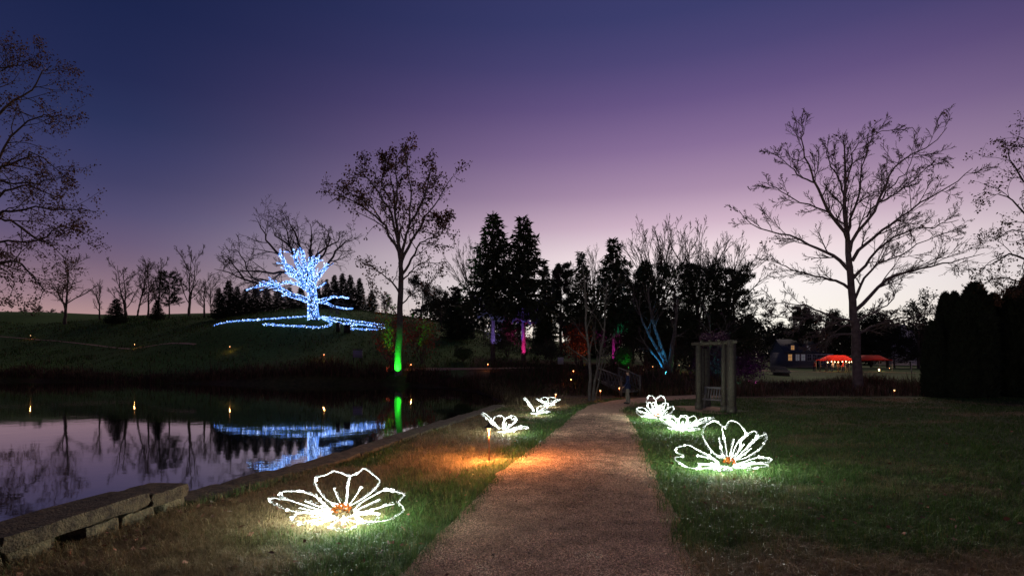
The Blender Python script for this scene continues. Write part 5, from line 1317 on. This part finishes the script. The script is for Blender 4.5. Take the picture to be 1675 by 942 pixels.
# brush, reeds and dry stalks
def brush(name, label, N, xy, hgt, col, seed, wmul=1.0):
    rg = np.random.default_rng(seed); x, y = xy(rg, N); z = G(x, y); ok = (z > WATER+.0) & (~inside(x, y, PATHPOLY)) & ~((np.abs(x+10.5) < 1.1) & (y < 51.6)); x, y, z = x[ok], y[ok], z[ok]; n = len(x)
    h = hgt*rg.uniform(.35, 1.2, n)*(.25+1.25*vnoise(x, y, 1.8, seed))*(.6+.8*vnoise(x, y, 5.5, seed+1)); w = np.maximum(.006, .0005*y)*wmul*rg.uniform(.6, 1.5, n); az = rg.random(n)*6.283; ln = rg.uniform(.05, .75, n)
    s = np.stack([-np.sin(az), np.cos(az), 0*az], 1); o = np.stack([np.cos(az), np.sin(az), 0*az], 1); B = np.stack([x, y, z-.03], 1); T1 = B+o*(h*ln*.3)[:, None]+np.array([0, 0, 1])*(h*.6)[:, None]; T2 = B+o*(h*ln)[:, None]+np.array([0, 0, 1])*(h*(1-.25*ln))[:, None]
    V = np.stack([B-s*w[:, None]/2, B+s*w[:, None]/2, T1+s*w[:, None]*.6, T1-s*w[:, None]*.6, T2], 1); i = np.arange(n)[:, None]*5
    cc = np.array(col)[rg.integers(0, len(col), n)]*rg.uniform(.5, 1.5, (n, 1)); mb = MB(); mb.add(V.reshape(-1, 3), [i+np.array([[0, 1, 2, 3]]), i+np.array([[3, 2, 4]])], np.repeat(cc, 5, 0))
    tag(mb.build(name, M['brush']), label, 'brush', kind='stuff')
def near_shore(rg, N):
    t = rg.random(N)*8; i = t.astype(int); f = (t-i)[:, None]; p = SHORE[1:][i]*(1-f)+SHORE[1:][i+1]*f; return p[:, 0]+rg.normal(0, .5, N)+rg.random(N)*.5, p[:, 1]+np.abs(rg.normal(0, 1.6, N))
brush('shore_brush', 'dry reddish brush along the far bank of the pond', 30000, near_shore, .85, [(.10, .045, .035), (.13, .08, .05), (.06, .04, .03), (.05, .055, .02)], 311)
brush('reeds', 'dry reeds at the near right corner of the pond', 9000, lambda rg, N: (lambda t: (np.interp(t, [0, .4, 1], [-.4, -1.0, -2.6])+rg.normal(.3, .9, N), np.interp(t, [0, .4, 1], [27, 32, 40])+rg.normal(0, .5, N)))(rg.random(N)), .75, [(.16, .12, .075), (.11, .09, .05), (.07, .06, .03)], 312)
brush('meadow_brush', 'brown seed head meadow before the sycamore and the tents', 24000, lambda rg, N: (rg.uniform(8, 30, N), rg.uniform(34.5, 46, N)), .80, [(.20, .085, .06), (.27, .18, .12), (.11, .085, .05), (.07, .085, .03)], 313)
brush('bank_plants', 'dark garden plants covering the bank between the pond and the leaning trunks', 24000, lambda rg, N: (rg.uniform(-2, 16, N), rg.uniform(34.5, 56, N)), .7, [(.10, .04, .035), (.09, .06, .04), (.05, .05, .02), (.04, .06, .02)], 314)
brush('hill_grass', 'rough grass over the hillside beyond the pond', 40000, lambda rg, N: (lambda d: (rg.uniform(-1.05, .05, N)*d, d))(rg.uniform(53, 104, N)), .32, [(.05, .10, .025), (.075, .12, .03), (.09, .08, .04)], 316, 1.6)
brush('wall_weeds', 'long grass tufts along the foot of the stone wall', 1600, lambda rg, N: (lambda y: (np.interp(y, np.r_[WC[:, 1], LC[:, 1]], np.r_[WC[:, 0]+.27, LC[:, 0]+.30])+np.abs(rg.normal(0, .07, N)), y))(rg.uniform(3.6, 12, N)), .22, [(.08, .11, .04), (.16, .13, .07), (.05, .08, .03)], 315)
